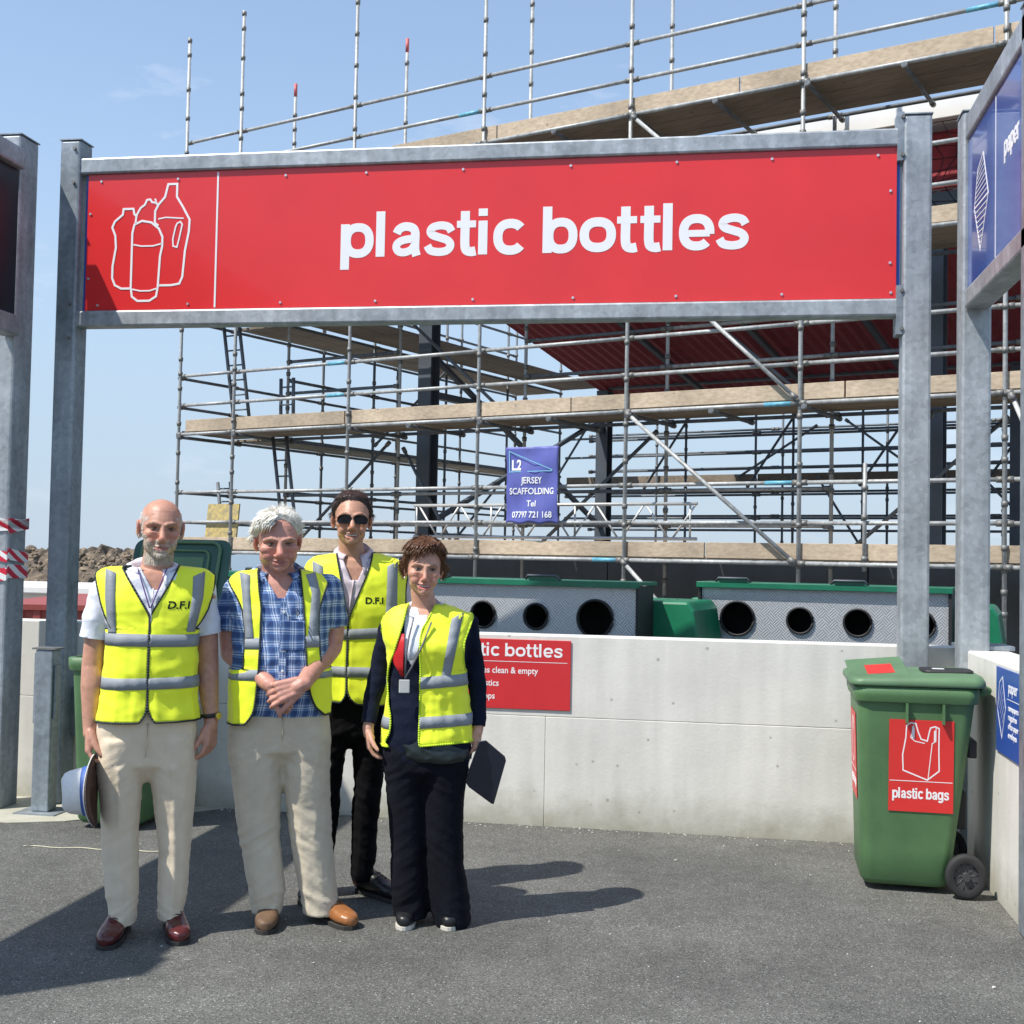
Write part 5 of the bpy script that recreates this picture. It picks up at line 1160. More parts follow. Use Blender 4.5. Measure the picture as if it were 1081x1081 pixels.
        for (sg, tab) in straps:  # tab: (z, x_inner, x_outer) sorted by z, from band to the shoulder
            vv = []; ff = []; prev = None; zlo, zhi = tab[0][0], tab[-1][0]
            xi = [(a, b) for a, b, c in tab]; xo = [(a, c) for a, b, c in tab]
            for bk in (0, 1):
                vv = []; ff = []; prev = None; j = s.NL * .3
                while j < s.rows - 1:
                    ro = []
                    for q in (0, .5, 1):
                        fn = lambda p: (p.x - (interp(xi, p.z) * (1 - q) + interp(xo, p.z) * q)) * sg > 0
                        t = s.solve(sg, j, fn, R(1) if not bk else R(179), R(84) if not bk else R(96))
                        if t is None: ro = None; break
                        p = s.pos(sg * t, j, .0022); ro.append(p)
                    if ro and prev is not None and ((vv[prev + 1] - ro[1]).length > .05 or (ro[0] - ro[2]).length > .070): break
                    if ro and ro[0].z >= zlo - .01:
                        b_ = len(vv); vv += ro
                        if prev is not None:
                            for q in (0, 1): ff.append((prev + q, b_ + q, b_ + q + 1, prev + q + 1))
                        prev = b_
                    elif ro is None: break
                    j += .5
                if ff:
                    m2 = bpy.data.meshes.new('strap'); m2.from_pydata([tuple(v) for v in vv], [], ff); m2.update(); q = finish('reflective_band', m2, M_BAND, o); md = q.modifiers.new('t', 'SOLIDIFY'); md.thickness = .0012; md.offset = 1
        s.o = o; return o
def project_on(o, bv, off=.003):
    """lay a flat mark (drawn in the x-z plane) on the front of a surface"""
    for v in o.data.vertices:
        h = bv.ray_cast(Vector((v.co.x, -1, v.co.z)), Vector((0, 1, 0)), 2)[0]
        if h is not None: v.co.y = h.y - off
def bvh_of(o):
    dg = bpy.context.evaluated_depsgraph_get(); return BVHTree.FromObject(o, dg)
# ---------------------------------------------------------------- shoes, collar
def shoe(root, ax, ay, ang, ln=.29, wd=.10, mt=M_BURG, sole=M_SOLED, lace=True, name='shoe'):
    """heel centre at (ax, ay) on the ground, toe pointing to angle ang from -Y (positive to +X)"""
    M = Matrix.Translation((ax, ay, 0)) @ Matrix.Rotation(R(ang), 4, 'Z'); bm = BM(); h = wd / 2
    rs = []
    prof = [(0.0, .60, .055, .02), (.03, .78, .082, .0), (.07, .82, .092, 0), (.10, .80, .085, 0), (.14, .86, .070, 0), (.18, .98, .056, 0), (.22, 1.0, .048, 0), (.255, .90, .042, 0), (.28, .62, .034, 0), (.292, .28, .026, 0)]
    for (y, wf, z, _) in prof:
        sec = []; hw = h * wf * .93; zt = z + .018
        for k in range(20):
            a = 2 * math.pi * k / 20; c_, s_ = math.cos(a), math.sin(a); sec.append((hw * math.copysign(abs(c_) ** .75, c_), -y * ln / .29, .014 + max(0, (zt - .010) * (.5 + .5 * math.copysign(abs(s_) ** .8, s_)))))
        rs.append(sec)
    loft(bm, rs); me = remesh(bm, .006, 2); me.transform(M); displace(me, lambda p, n: .0012 * fold(p[0] * 30, p[1] * 30, p[2] * 30)); sh = finish(name, me, mt, root)
    bm = BM(); out_ = []
    for k in range(36):
        a = 2 * math.pi * k / 36; y = .5 - .5 * math.cos(a); wq = interp([(0, .55), (.08, .8), (.3, .80), (.6, .98), (.8, 1.0), (.93, .75), (1, .15)], y); out_.append((h * .95 * wq * (1 if a < math.pi else -1), -(y * .297 - .004) * ln / .29))
    prism(bm, out_, .0, .018, M); obj('sole', bm, sole, sh, bevel=.004)
    if lace:
        for q in (.115, .135, .155):
            bm = BM(); zz = interp([(.1, .112), (.14, .098), (.18, .082)], q); path_tube(bm, [(-.020, -q, zz - .006), (0, -q - .004, zz + .001), (.020, -q, zz - .006)], .0022, 6); bm.transform(M); obj('lace', bm, M_PIPE, sh)
    return sh
def collar(root, c, rx, ry, mt, zt=.03, drop=.042, gap=24, tip=.045, flare=.020, name='collar', lean=.02, over=None):
    bm = BM(); n = 44; rows = []; bv = BVHTree.FromPolygons([v.co for v in over.data.vertices], [tuple(p.vertices) for p in over.data.polygons]) if over else None
    for i in range(n + 1):
        t = i / n; a = R(gap + (360 - 2 * gap) * t); fr = math.cos(a) * .5 + .5; sx, sy = math.sin(a), -math.cos(a)
        z = c[2] + zt * (1 - fr) - lean * fr; e = max(0, 1 - min(t, 1 - t) * n / 7)
        top = Vector((c[0] + rx * sx, c[1] + ry * sy, z)); mid = Vector((c[0] + (rx + .006) * sx, c[1] + (ry + .006) * sy, z + .004)); bot = Vector((c[0] + (rx + flare + tip * .5 * e) * sx, c[1] + (ry + flare * .9 + .012 * e) * sy, z - drop - tip * e * .8))
        if bv:
            for q in (bot,):
                h = bv.ray_cast(Vector((q.x, q.y, q.z + .25)), Vector((0, 0, -1)), .5)[0]
                if h is not None and h.z + .006 > q.z: q.z = min(h.z + .006, top.z + .004)
                h = bv.ray_cast(Vector((q.x, q.y - .3, q.z)), Vector((0, 1, 0)), .6)[0]
                if h is not None and q.y < c[1] and h.y - .006 < q.y: q.y = h.y - .006
            mid = top.lerp(bot, .45) + Vector((sx * .006, sy * .006, .004))
        inn = Vector((c[0] + (rx - .002) * sx, c[1] + (ry - .002) * sy, z - drop * 1.1)); rows.append([bm.verts.new(p) for p in (inn, top, mid, bot)])
    for a_, b_ in zip(rows, rows[1:]):
        for k in range(3): bm.faces.new((a_[k], a_[k + 1], b_[k + 1], b_[k])).smooth = True
    Q = Matrix.Rotation(R(38), 4, 'Y') @ Matrix.Rotation(R(25), 4, 'Z'); bm.transform(Q)
    o = obj(name, bm, mt, root, True); o.matrix_basis = Q.inverted(); md = o.modifiers.new('s', 'SOLIDIFY'); md.thickness = .003; return o
def cut_front(me, poly, ymax=0.0):
    """open a hole in the front of a garment inside an x-z polygon"""
    def inside(x, z):
        c_ = False; n = len(poly)
        for i in range(n):
            x1, z1 = poly[i]; x2, z2 = poly[i - 1]
            if (z1 > z) != (z2 > z) and x < (x2 - x1) * (z - z1) / (z2 - z1) + x1: c_ = not c_
        return c_
    bm = BM(); bm.from_mesh(me); kill = [f for f in bm.faces if f.calc_center_median().y < ymax and inside(f.calc_center_median().x, f.calc_center_median().z)]
    bmesh.ops.delete(bm, geom=kill, context='FACES')
    for v in bm.verts:
        if v.is_boundary and v.co.y < ymax:
            best = None; q = Vector((v.co.x, v.co.z))
            for i in range(len(poly)):
                a, b = Vector(poly[i - 1]), Vector(poly[i]); t = max(0, min(1, (q - a).dot(b - a) / (b - a).length_squared)); w_ = a.lerp(b, t); dd = (w_ - q).length
                if best is None or dd < best[0]: best = (dd, w_)
            if best[0] < .016: v.co.x, v.co.z = best[1].x, best[1].y
    bm.to_mesh(me); bm.free(); me.update()
def torso_bm(fig, rs, shoulders, sh_r, e=2.4, grow=0.0):
    bm = BM(); rings(bm, [(a, b, c, d + grow, f + grow) for a, b, c, d, f in [fig.ring(*r) for r in rs]], e=e)
    return bm
def trousers(root, fig, pelvis, legs, mt, vox=.0075, wr=.006, seed=0, crease=False, name='trousers', hemy=None, e=2.2):
    bm = BM(); rings(bm, [fig.ring(*r) for r in pelvis], e=2.5)
    for lg in legs: rings(bm, [fig.ring(*r) for r in lg], e=e)
    q = fig.ring(*pelvis[-1]); rings(bm, [q, (q[0], q[1], q[2] - .018, q[3] * .72, q[4] * .85), (q[0], q[1], q[2] - .045, q[3] * .26, q[4] * .62), (q[0], q[1], q[2] - .075, q[3] * .07, q[4] * .35)], e=2.2)
    me = remesh(bm, vox, 6)
    zc = fig.ring(*pelvis[-1])[2]; zh = max(fig.ring(*lg[-1])[2] for lg in legs); zk = zh + (zc - zh) * .5
    def f(p, n):
        z = p[2]; hem = math.exp(-((z - zh - .05) / .09) ** 2); cr = math.exp(-((z - zc + .02) / .09) ** 2); kn = math.exp(-((z - zk) / .12) ** 2)
        s_ = 1 if p[0] > fig.ring(*pelvis[-1])[0] else -1; w1 = fold(p[0] * 5 + seed, p[1] * 5, z * 19 + s_ * p[0] * 12); w2 = fold(p[0] * 12 + seed, p[1] * 9, z * 2.6)
        d = wr * (w1 * (.35 + 1.3 * hem + 1.1 * cr + .7 * kn) + w2 * .8) + wr * .25 * fold(p[0] * 30, p[1] * 30, z * 30 + seed)
        if crease and n[1] < -.3:
            for lg in legs:
                tb = sorted((fig.ring(*r)[2], fig.ring(*r)[0]) for r in lg); xc = interp(tb, z)
                if z < zc: d += .007 * math.exp(-((p[0] - xc) / .011) ** 2)
        return d
    displace(me, f); return finish(name, me, mt, root)
def top_garment(root, fig, rs, sleeves, mt, name='shirt', cut=None, vox=.0075, wr=.005, seed=0, e=2.4, extra=None):
    bm = BM(); rings(bm, [fig.ring(*r) for r in rs], e=e)
    for pts, rad in sleeves:
        d = (Vector(pts[-1]) - Vector(pts[-2])).normalized(); chain(bm, list(pts) + [Vector(pts[-1]) + d * .07], list(rad) + [rad[-1] * 1.06], 18)
    me = remesh(bm, vox, 4)
    b2_ = BM(); b2_.from_mesh(me)
    for pts, rad in sleeves:
        p = Vector(pts[-1]); d = (p - Vector(pts[-2])).normalized(); near = lambda c: ((c - p) - d * (c - p).dot(d)).length < rad[-1] * 1.45 and abs((c - p).dot(d)) < .16
        fs = [f_ for f_ in b2_.faces if near(f_.calc_center_median())]; vs_ = {v for f_ in fs for v in f_.verts}; es = {e_ for f_ in fs for e_ in f_.edges}
        bmesh.ops.bisect_plane(b2_, geom=list(vs_) + list(es) + fs, plane_co=p, plane_no=d, clear_outer=True)
        bmesh.ops.delete(b2_, geom=[f_ for f_ in b2_.faces if near(f_.calc_center_median()) and (f_.calc_center_median() - p).dot(d) > .001], context='FACES')
    b2_.to_mesh(me); b2_.free()
    displace(me, lambda p, n: wr * (fold(p[0] * 7 + seed, p[1] * 7, p[2] * 11) + .5 * fold(p[0] * 16, p[1] * 16 + seed, p[2] * 20)))
    if cut: cut_front(me, [(fig.L(a, b).x, fig.L(a, b).z) for a, b in cut])
    o = finish(name, me, mt, root); md = o.modifiers.new('thick', 'SOLIDIFY'); md.thickness = .003; md.offset = -1; return o
def open_sleeve_end(o): pass
def place(fig, d, label, name='person', nudge=0):
    M_ = Matrix.Rotation(R(9.5), 4, 'Z'); q = Vector(((fig.px0 + nudge - 540 + .019 * (fig.py0 - 540)) / 1300 * d, d, 0)); q = M_ @ q
    return empty(name, label, 'person', (q.x, q.y, 0), R(9.5) - fig.al, 'group of people in yellow safety vests')
# ================================================================ the four people
def Fg(px, py): H = 588 + .019 * (px - 540); d = 1.545 * 1300 / (py - H); f = Fig(px, py, d); f.d = d; return f
def body(fig, root, rs, HM, neck, arms, legs, base, hk, zone=None, beard=None, brow=None, red=.25, lips=(.36, .13, .11)):
    bm = BM(); rings(bm, [(a, b, c, d - .016, f - .016) for a, b, c, d, f in [fig.ring(*r) for r in rs]], e=2.3)
    head(bm, HM, **hk)
    chain(bm, [HM @ Vector((0, .022, -.045)), HM @ Vector((0, .018, -.10)), neck[0]], [neck[1], neck[1] * .97, neck[1] * 1.1], 22)
    for pts, rad, hd in arms:
        chain(bm, pts, rad, 18)
        if hd: hand(bm, pts[-1], **hd)
    for lg in legs: chain(bm, lg, [.07, .05, .036], 12)
    me = remesh(bm, .0036, 4, .5); sculpt(me, HM, hk.get('smile', .3), hk.get('mopen', 0), hk.get('age', 0) if False else .6)
    pigment(me, HM, base, red=red, beard=beard, brow=brow, zone=zone, lips=lips)
    return finish('body', me, M_SKIN, root)
def teeth(root, M, smile, w=.020):
    bm = BM(); zc = -.071; up = .009 * smile; wd = .028 + .006 * smile; rows = []
    for k in range(13):
        x = -w + 2 * w * k / 12; z = zc + up * (x / wd) ** 2 + .0005; y = -.0850 + 9 * x * x; rows.append([bm.verts.new(M @ Vector((x, y - .0005, z + .0034))), bm.verts.new(M @ Vector((x, y - .002, z + .0005))), bm.verts.new(M @ Vector((x, y, z - .0038)))])
    for a, b in zip(rows, rows[1:]):
        for q in (0, 1): bm.faces.new((a[q], b[q], b[q + 1], a[q + 1])).smooth = True
    o = obj('teeth', bm, M_TEETH, root); md = o.modifiers.new('s', 'SOLIDIFY'); md.thickness = .003; md.offset = -1

# ---------------------------------------------------------------- 1: bald man with white beard
f = Fg(155, 981); L_ = f.L; P1 = place(f, f.d, 'bald bearded man in yellow vest and cream trousers holding a white hat', nudge=4.5)
RS1 = [(599, 140, 190, -.055, .07), (604, 122, 208, -.09, .09), (612, 110, 220, -.105, .11), (628, 106, 224, -.12, .12), (645, 110, 216, -.132, .12), (664, 115, 208, -.138, .115), (700, 113, 207, -.150, .10), (735, 108, 207, -.145, .10), (752, 107, 207, -.125, .10)]
H1 = head_M(L_(170, 558, -.035), yaw=4, pitch=3, roll=2, k=1.07, wx=1.0)
aL = ([L_(110, 628, .02), L_(103, 668, .03), L_(99, 702, .03), L_(98, 722, .01), L_(96.5, 764, -.02)], [.052, .047, .045, .044, .0285], dict(d=(-.02, -.12, -1), n=(1, .1, 0), side=1, curl=(30, 34, 38, 42), curl2=38, thumb=(.8, .35, .3), size=1.04))
aR = ([L_(216, 628, .02), L_(219, 668, .03), L_(220, 702, .03), L_(220.5, 722, .01), L_(223, 762, -.03)], [.052, .047, .045, .043, .0285], dict(d=(-.06, -.10, -1), n=(-.75, .45, 0), side=-1, curl=(22, 26, 30, 34), curl2=26, thumb=(.9, .35, .25), size=1.06))
def beard1(p):
    if p.y > .01 or p.z > .0: return 0
    lim_ = -.030 - .018 * max(0, 1 - abs(p.x) / .03) if abs(p.x) < .030 else -.055 + .045 * min(1, (abs(p.x) - .03) / .038)
    w = max(0, min(1, (lim_ - p.z) / .012)) * (p.z > -.135) * (p.y < .0 or p.z > -.1)
    if abs(p.x) < .026 and abs(p.z + .071) < .0075: w = 0
    if abs(p.x) < .008 and p.z > -.055: w *= .2
    return w
b1 = body(f, P1, RS1, H1, (L_(164, 612, .01), .061), [aL, aR], [[L_(130, 800, .0), L_(127, 890, .02), L_(129, 968, .05)], [L_(183, 800, 0), L_(183, 890, .02), L_(180, 968, .05)]], (.50, .255, .175), dict(smile=.6, nose=1.12, jaw=1.02), beard=beard1, brow=(.26, .17, .12), red=.30)
eyes(P1, H1, None, open_=.30)
WH = hair_mat('white_hair', (.75, .73, .69), (.50, .47, .42)); BRW = hair_mat('brown_grey_brow', (.22, .15, .10), (.12, .08, .05)); GB = hair_mat('grey_blond_beard', (.72, .67, .56), (.46, .41, .32))
strands('beard', b1.data, H1, lambda q: beard1(q), lambda q: (q.x * 3, -.35, -1), lambda q: .007 + .005 * (q.z < -.085), .0018, GB, P1, 6500, lift=.45, jit=.4, seed=4)
def side1(q): return 1.0 if (q.y > -.038 - .02 * (q.z > .03) and abs(q.x) > .045 and -.04 < q.z < .062 - max(0, -q.y) * .3 and not (abs(q.x) > .079 and abs(q.z + .005) < .04)) or (q.y > .06 and -.07 < q.z < .055) else 0
strands('hair', b1.data, H1, side1, lambda q: (0, .6, -.6), .010, .0018, WH, P1, 4200, lift=.4, jit=.4, seed=5)
strands('eyebrows', b1.data, H1, lambda q: 1.0 if abs(q.z - .021) < .005 and .012 < abs(q.x) < .052 and q.y < -.05 else 0, lambda q: (math.copysign(1, q.x), 0, .15), .007, .0012, BRW, P1, 240, lift=.4, seed=6)
sl1 = [([L_(112, 624, .02), L_(104, 650, .026), L_(100, 672, .03)], [.062, .060, .060]), ([L_(213, 624, .02), L_(217, 650, .026), L_(220, 670, .03)], [.062, .060, .059])]
sh1 = top_garment(P1, f, RS1, sl1, M_WSH, 'polo_shirt', cut=[(141, 585), (186, 585), (168, 622), (161, 622)], seed=1)
collar(P1, L_(161, 594, .012), .080, .074, M_WSH, zt=.025, drop=.040, gap=24, tip=.05, flare=.030, lean=.030, over=sh1)
bm = BM(); path_tube(bm, [L_(162, 620, -.128), L_(160, 640, -.137), L_(159, 655, -.142)], .004, 6); obj('placket', bm, M_WSH, P1)
form = BM(); rings(form, [f.ring(*r) for r in [(599, 140, 190, -.06, .08), (602, 112, 218, -.07, .085), (608, 104, 226, -.09, .10), (618, 102, 227, -.11, .115), (632, 105, 223, -.125, .12), (650, 110, 216, -.135, .12)] + RS1[5:8] + [(765, 103, 210, -.155, .125)]], e=2.6)
fm = remesh(form, .012, 3)
V = Vest(f, fm, (f.Z(104, 756), f.Z(212, 757)), (L_(161, 600).x, .015, .112, .085),
    f.tab([(127, 594), (142, 620), (158, 648), (157.5, 664), (156, 700), (155, 742), (153, 750), (146, 757)]), f.tab([(191, 594), (176, 620), (158.5, 648), (158, 664), (156.5, 700), (155.5, 742), (158, 751), (165, 758)]),
    f.tab([(102, 606), (104, 618), (108, 636), (112, 648), (117, 658), (120, 662)]), f.tab([(227, 611), (226, 625), (219, 644), (211, 657), (205, 663)]), cx=L_(158, 660).x, seed=3, wr=.006)
v1 = V.build(P1, M_VEST, M_PIPE, bands=((f.Z(115, 678), f.Z(205, 681), .049), (f.Z(110, 723), f.Z(210, 723), .046)), straps=((-1, sorted((L_(a, c).z, L_(b, c).x, L_(a, c).x) for a, b, c in [(113, 124, 597), (113, 123, 630), (116, 124, 664)])), (1, sorted((L_(a, c).z, L_(a, c).x, L_(b, c).x) for a, b, c in [(204, 217, 597), (202, 214, 630), (196, 205, 664)]))))
t = text_obj('lettering', 'D.F.I', .042, M_INK, v1, panel_M(L_(176, 640).x, -.3, L_(178.5, 641).z), .0008, .0012, xs=1.1, shear=.1); project_on(t, bvh_of(v1), .0012)
for a, b in ((146, 158), (176, 159)):
    bm = BM(); pts = []
    for k in range(9): q = k / 8; pts.append(L_(a + (b - a) * q, 600 + 40 * q, -.088 - .056 * q ** .6)); 
    path_tube(bm, pts, .003, 6); obj('lanyard', bm, mat('purple_lanyard', (.10, .05, .22), .6), P1)
trousers(P1, f, [(742, 106, 208, -.140, .11), (765, 102, 209, -.138, .115), (785, 101, 209, -.125, .125), (803, 101.5, 208, -.115, .12)],
    [[(775, 104, 153, -.134, .12), (803, 101.5, 151.5, -.122, .12), (836, 105, 149.5, -.106, .108), (870, 107, 147, -.085, .09), (900, 108.5, 146.5, -.08, .085), (934, 111, 147, -.075, .085), (958, 115, 145, -.075, .085), (967, 115.5, 144.5, -.078, .088)],
     [(775, 156, 208, -.134, .12), (803, 156, 208.5, -.122, .12), (836, 160, 206.5, -.106, .108), (870, 164, 203, -.085, .09), (900, 167, 200.5, -.08, .085), (934, 165.5, 198.5, -.075, .085), (958, 165, 194, -.075, .085), (967, 165, 193.5, -.078, .088)]], M_CREAM, seed=2, crease=True, wr=.0030)
bm = BM(); path_tube(bm, [L_(156, 757, -.146), L_(155, 775, -.142), L_(153.5, 792, -.134)], .0028, 6); obj('fly_seam', bm, M_CREAM, P1)
shoe(P1, L_(130, 975).x, .085, -14, .275, .102); shoe(P1, L_(181, 975).x, .085, 6, .275, .102)
bm = BM(); wq = L_(222.7, 755, -.028); path_tube(bm, [wq + Vector((.032 * math.cos(a), .030 * math.sin(a), .004 * math.cos(a))) for a in [2 * math.pi * k / 20 for k in range(20)]], .0085, 6, True); wt = obj('watch', bm, M_SHBLK, P1)
bm = BM(); tube(bm, wq + Vector((.024, -.028, 0)), wq + Vector((.031, -.036, 0)), .014, 14); obj('watch_face', bm, mat('brass', (.5, .38, .16), .3, .8), wt)
# the hat he holds
HT = empty('sun_hat', 'white fedora hat with a blue band, held brim up by the bearded man', 'hat', P1.matrix_basis @ L_(100.5, 824, -.11)); HT.rotation_euler = (Matrix.Rotation(P1.rotation_euler.z, 3, 'Z') @ Vector((-.985, .13, -.06))).to_track_quat('Z', 'Y').to_euler()
M_HATW = mat('white_straw', (.78, .77, .75), .8, 0, .05, 60, bump=.3, bscale=200); M_HATI = mat('brown_hat_lining', (.10, .05, .03), .8)
def hring(rx, ry, z, dz=0): return [(rx * math.cos(2 * math.pi * k / 40), ry * math.sin(2 * math.pi * k / 40), z + dz * math.cos(4 * math.pi * k / 40)) for k in range(40)]
bm = BM(); loft(bm, [hring(.128, .140, .006, .010), hring(.12, .132, .001, .008), hring(.086, .10, .003, 0), hring(.080, .094, .012), hring(.077, .090, .05), hring(.070, .083, .085), hring(.062, .074, .104), hring(.045, .055, .112, -.004), hring(.02, .03, .104, -.004)]); o = obj('crown_and_brim', bm, M_HATW, HT, True)
bm = BM(); loft(bm, [hring(.127, .139, .002, .010), hring(.088, .100, -.003), hring(.074, .086, .004), hring(.070, .083, .05), hring(.055, .066, .09)], True); obj('lining', bm, M_HATI, HT, True)
bm = BM(); loft(bm, [hring(.0825, .0965, .010), hring(.0835, .0975, .012), hring(.0815, .0955, .035), hring(.0795, .0935, .036)], False); obj('hat_band', bm, mat('blue_ribbon', (.05, .12, .38), .6), HT, True)

# ---------------------------------------------------------------- 2: white-haired man in plaid
f = Fg(313, 968); L_ = f.L; P2 = place(f, f.d, 'white haired man in blue plaid shirt and open yellow vest with hands clasped')
RS2 = [(602, 276, 318, -.055, .07), (607, 262, 334, -.09, .09), (616, 250, 348, -.11, .11), (632, 243, 356, -.13, .12), (655, 247, 352, -.15, .12), (690, 248, 350, -.175, .11), (715, 247, 350, -.18, .11), (738, 248, 350, -.165, .11), (752, 250, 349, -.15, .11)]
H2 = head_M(L_(296, 572, -.05), yaw=6, pitch=8, roll=-2, k=1.06, wx=1.07)
eL, eR = L_(248, 688, .02), L_(352, 683, .02); wL, wR = L_(289, 717, -.205), L_(321, 716, -.235)
aL = ([L_(252, 628, .02), L_(246, 660, .03), eL, eL.lerp(wL, .3), wL], [.056, .050, .048, .049, .031], dict(d=(.80, -.05, -.52), n=(-.45, .75, -.50), side=-1, curl=(40, 44, 48, 52), curl2=48, size=1.02))
aR = ([L_(351, 628, .02), L_(355, 658, .03), eR, eR.lerp(wR, .3), wR], [.056, .050, .048, .047, .0315], dict(d=(-.90, -.12, -.30), n=(-.15, .93, -.35), side=1, curl=(30, 34, 38, 42), curl2=38, thumb=(.85, .50, .1), size=1.12))
b2 = body(f, P2, RS2, H2, (L_(297, 614, .01), .068), [aL, aR], [[L_(275, 795, .0), L_(280, 880, .02), L_(286, 960, .05)], [L_(326, 795, 0), L_(330, 880, .02), L_(338, 960, .05)]], (.53, .26, .195), dict(smile=.95, nose=1.18, jaw=1.16, cheek=1.2, mopen=.15), brow=(.32, .20, .15), red=.34)
eyes(P2, H2, None, open_=.35)
hair2 = hair_mat('cream_white_hair', (.86, .84, .76), (.62, .59, .51))
def line2(az):
    a = abs(az); return interp([(-180, -38), (-130, -32), (-105, -12), (-84, -10), (-72, 2), (-58, 14), (-42, 28), (-20, 42), (0, 50), (20, 50), (38, 38), (52, 22), (66, 6), (80, -4), (88, -2), (105, -12), (130, -32), (180, -38)], az)
cap2 = hair_cap(b2.data, H2, line2, lambda az, el, q: .016 + .012 * math.exp(-((az + 60) / 50) ** 2) * (1 - el / 120) + .004 * (el > 40), mt=hair2, parent=P2, streak=.005, seed=2)
strands('hair_locks', cap2.data, H2, lambda q: 1.0, lambda q: (-.9 if q.x < .008 else .55, .35 if q.y > -.03 else -.15, -.35 - (abs(q.x) > .05) * 1.2), (lambda q: .034 if q.x < .01 else .022), .0016, hair2, P2, 9500, lift=.12, jit=.16, seed=8, grav=.06)
strands('swept_hair', cap2.data, H2, lambda q: 1.0 if q.x > -.012 and q.z > -.02 and q.y < .04 else 0, lambda q: (.22, .85, .30 if q.z < .09 else -.1), .030, .0018, hair2, P2, 4200, lift=.08, jit=.12, seed=31)
bm = BM(); rn = random.Random(2)
for k in range(60): # fringe falling over the forehead on one side
    a = rn.uniform(-62, -12); s0 = Vector((.078 * math.sin(R(a)), -.080 * math.cos(R(a)) - .004, .092 + rn.uniform(-.010, .012))); e0 = s0 + Vector((-.022 + rn.uniform(-.008, .006), .004 * rn.random() + .010, -.036 + rn.uniform(-.012, .010))); m0 = s0.lerp(e0, .5) + Vector((-.004, -.010, .006))
    path_tube(bm, [s0 + Vector((.01, .03, .006)), s0, m0, e0], [.003, .0032, .0026, .0007], 5)
bm.transform(H2); obj('fringe', bm, hair2, P2)
strands('eyebrows', b2.data, H2, lambda q: 1.0 if abs(q.z - .021) < .005 and .012 < abs(q.x) < .052 and q.y < -.05 else 0, lambda q: (math.copysign(1, q.x), 0, .15), .007, .0012, BRW, P2, 240, lift=.4, seed=6)
sl2 = [([L_(254, 624, .02), L_(247, 646, .026), L_(246, 664, .03)], [.066, .064, .062]), ([L_(348, 622, .02), L_(353, 646, .026), L_(355, 662, .03)], [.066, .064, .062])]
sh2 = top_garment(P2, f, RS2, sl2, M_PLAID, 'plaid_shirt', cut=[(272, 590), (322, 590), (303, 630), (296, 630)], seed=6, wr=.006)
collar(P2, L_(297, 597, .008), .086, .080, M_PLAID, zt=.025, drop=.045, gap=26, tip=.05, flare=.032, lean=.034, over=sh2)
bm = BM(); box(bm, -.014, .014, -.002, .002, 0, .42)
pk = obj('placket', bm, M_PLAID, P2); pk.location = L_(300, 738, -.183); pk.rotation_euler = (R(-3), 0, 0)
for k in range(5): 
    bm = BM(); tube(bm, (0, -.002, .06 + k * .08), (0, -.006, .06 + k * .08), .0055, 10); obj('button', bm, M_WHITE, pk)
form = BM(); rings(form, [f.ring(*r) for r in [(602, 276, 318, -.06, .08), (606, 256, 338, -.08, .09), (612, 248, 348, -.10, .105), (626, 244, 354, -.12, .12), (645, 245, 353, -.14, .12)] + RS2[4:] + [(762, 247, 352, -.14, .11)]], e=2.5)
fm = remesh(form, .012, 3)
V = Vest(f, fm, (f.Z(240, 759), f.Z(360, 750)), (L_(297, 604).x, .015, .098, .08),
    f.tab([(276, 598), (277, 619), (279.5, 640), (277.5, 694), (275.5, 718), (272.5, 744), (266, 755), (257, 761)]), f.tab([(318, 598), (321, 620), (323, 640), (325.5, 692), (328, 722), (333.5, 740), (343, 750), (352, 753)]),
    f.tab([(246, 616), (254, 628), (260, 642), (263, 664), (261, 702)]), f.tab([(349, 614), (344, 626), (339, 642), (338, 662), (341, 702)]), cx=L_(298, 660).x, seed=9, wr=.006, flare=.05)
v2 = V.build(P2, M_VEST, M_PIPE, bands=((f.Z(265, 682), f.Z(340, 680), .046), (f.Z(245, 713), f.Z(355, 712), .044)), straps=((-1, sorted((L_(a, c).z, L_(b, c).x, L_(a, c).x) for a, b, c in [(257, 268, 604), (260, 268, 625), (263, 272, 668)])), (1, sorted((L_(a, c).z, L_(a, c).x, L_(b, c).x) for a, b, c in [(323, 334, 600), (331, 340, 625), (327, 338, 668)]))))
bm = BM(); path_tube(bm, [L_(316, 640, -.17), L_(318.5, 645, -.178), L_(316.5, 648, -.178), L_(315, 643, -.172)], .003, 6); obj('pocket_glasses', bm, M_SHBLK, P2)
bm = BM(); box(bm, -.05, .05, -.004, .002, -.06, .06); o = obj('shirt_pocket', bm, M_PLAID, P2, bevel=.004); o.location = L_(311.5, 668, -.166); o.rotation_euler = (R(-4), 0, R(12))
trousers(P2, f, [(742, 251, 347, -.14, .105), (752, 248, 350, -.145, .115), (770, 244, 352, -.135, .125), (788, 243.5, 352, -.125, .125)],
    [[(765, 246, 299, -.134, .12), (790, 243.5, 300, -.125, .12), (823, 248, 300.5, -.112, .112), (850, 251, 299, -.095, .10), (879, 255, 298, -.09, .095), (934, 266, 304, -.085, .09), (950, 268, 301, -.085, .09), (958, 269, 300, -.085, .09)],
     [(765, 300, 351, -.134, .12), (790, 300.5, 352, -.125, .12), (823, 301.5, 350.5, -.112, .112), (850, 305, 351.5, -.095, .10), (879, 308, 353, -.09, .095), (934, 317, 358, -.085, .09), (952, 321, 359, -.085, .09), (961, 323, 358.5, -.085, .09)]], M_STONE, seed=5, wr=.0044)
bm = BM(); path_tube(bm, [L_(301, 748, -.150), L_(301, 768, -.142), L_(300.5, 786, -.120)], .003, 6); obj('fly_seam', bm, M_STONE, P2)
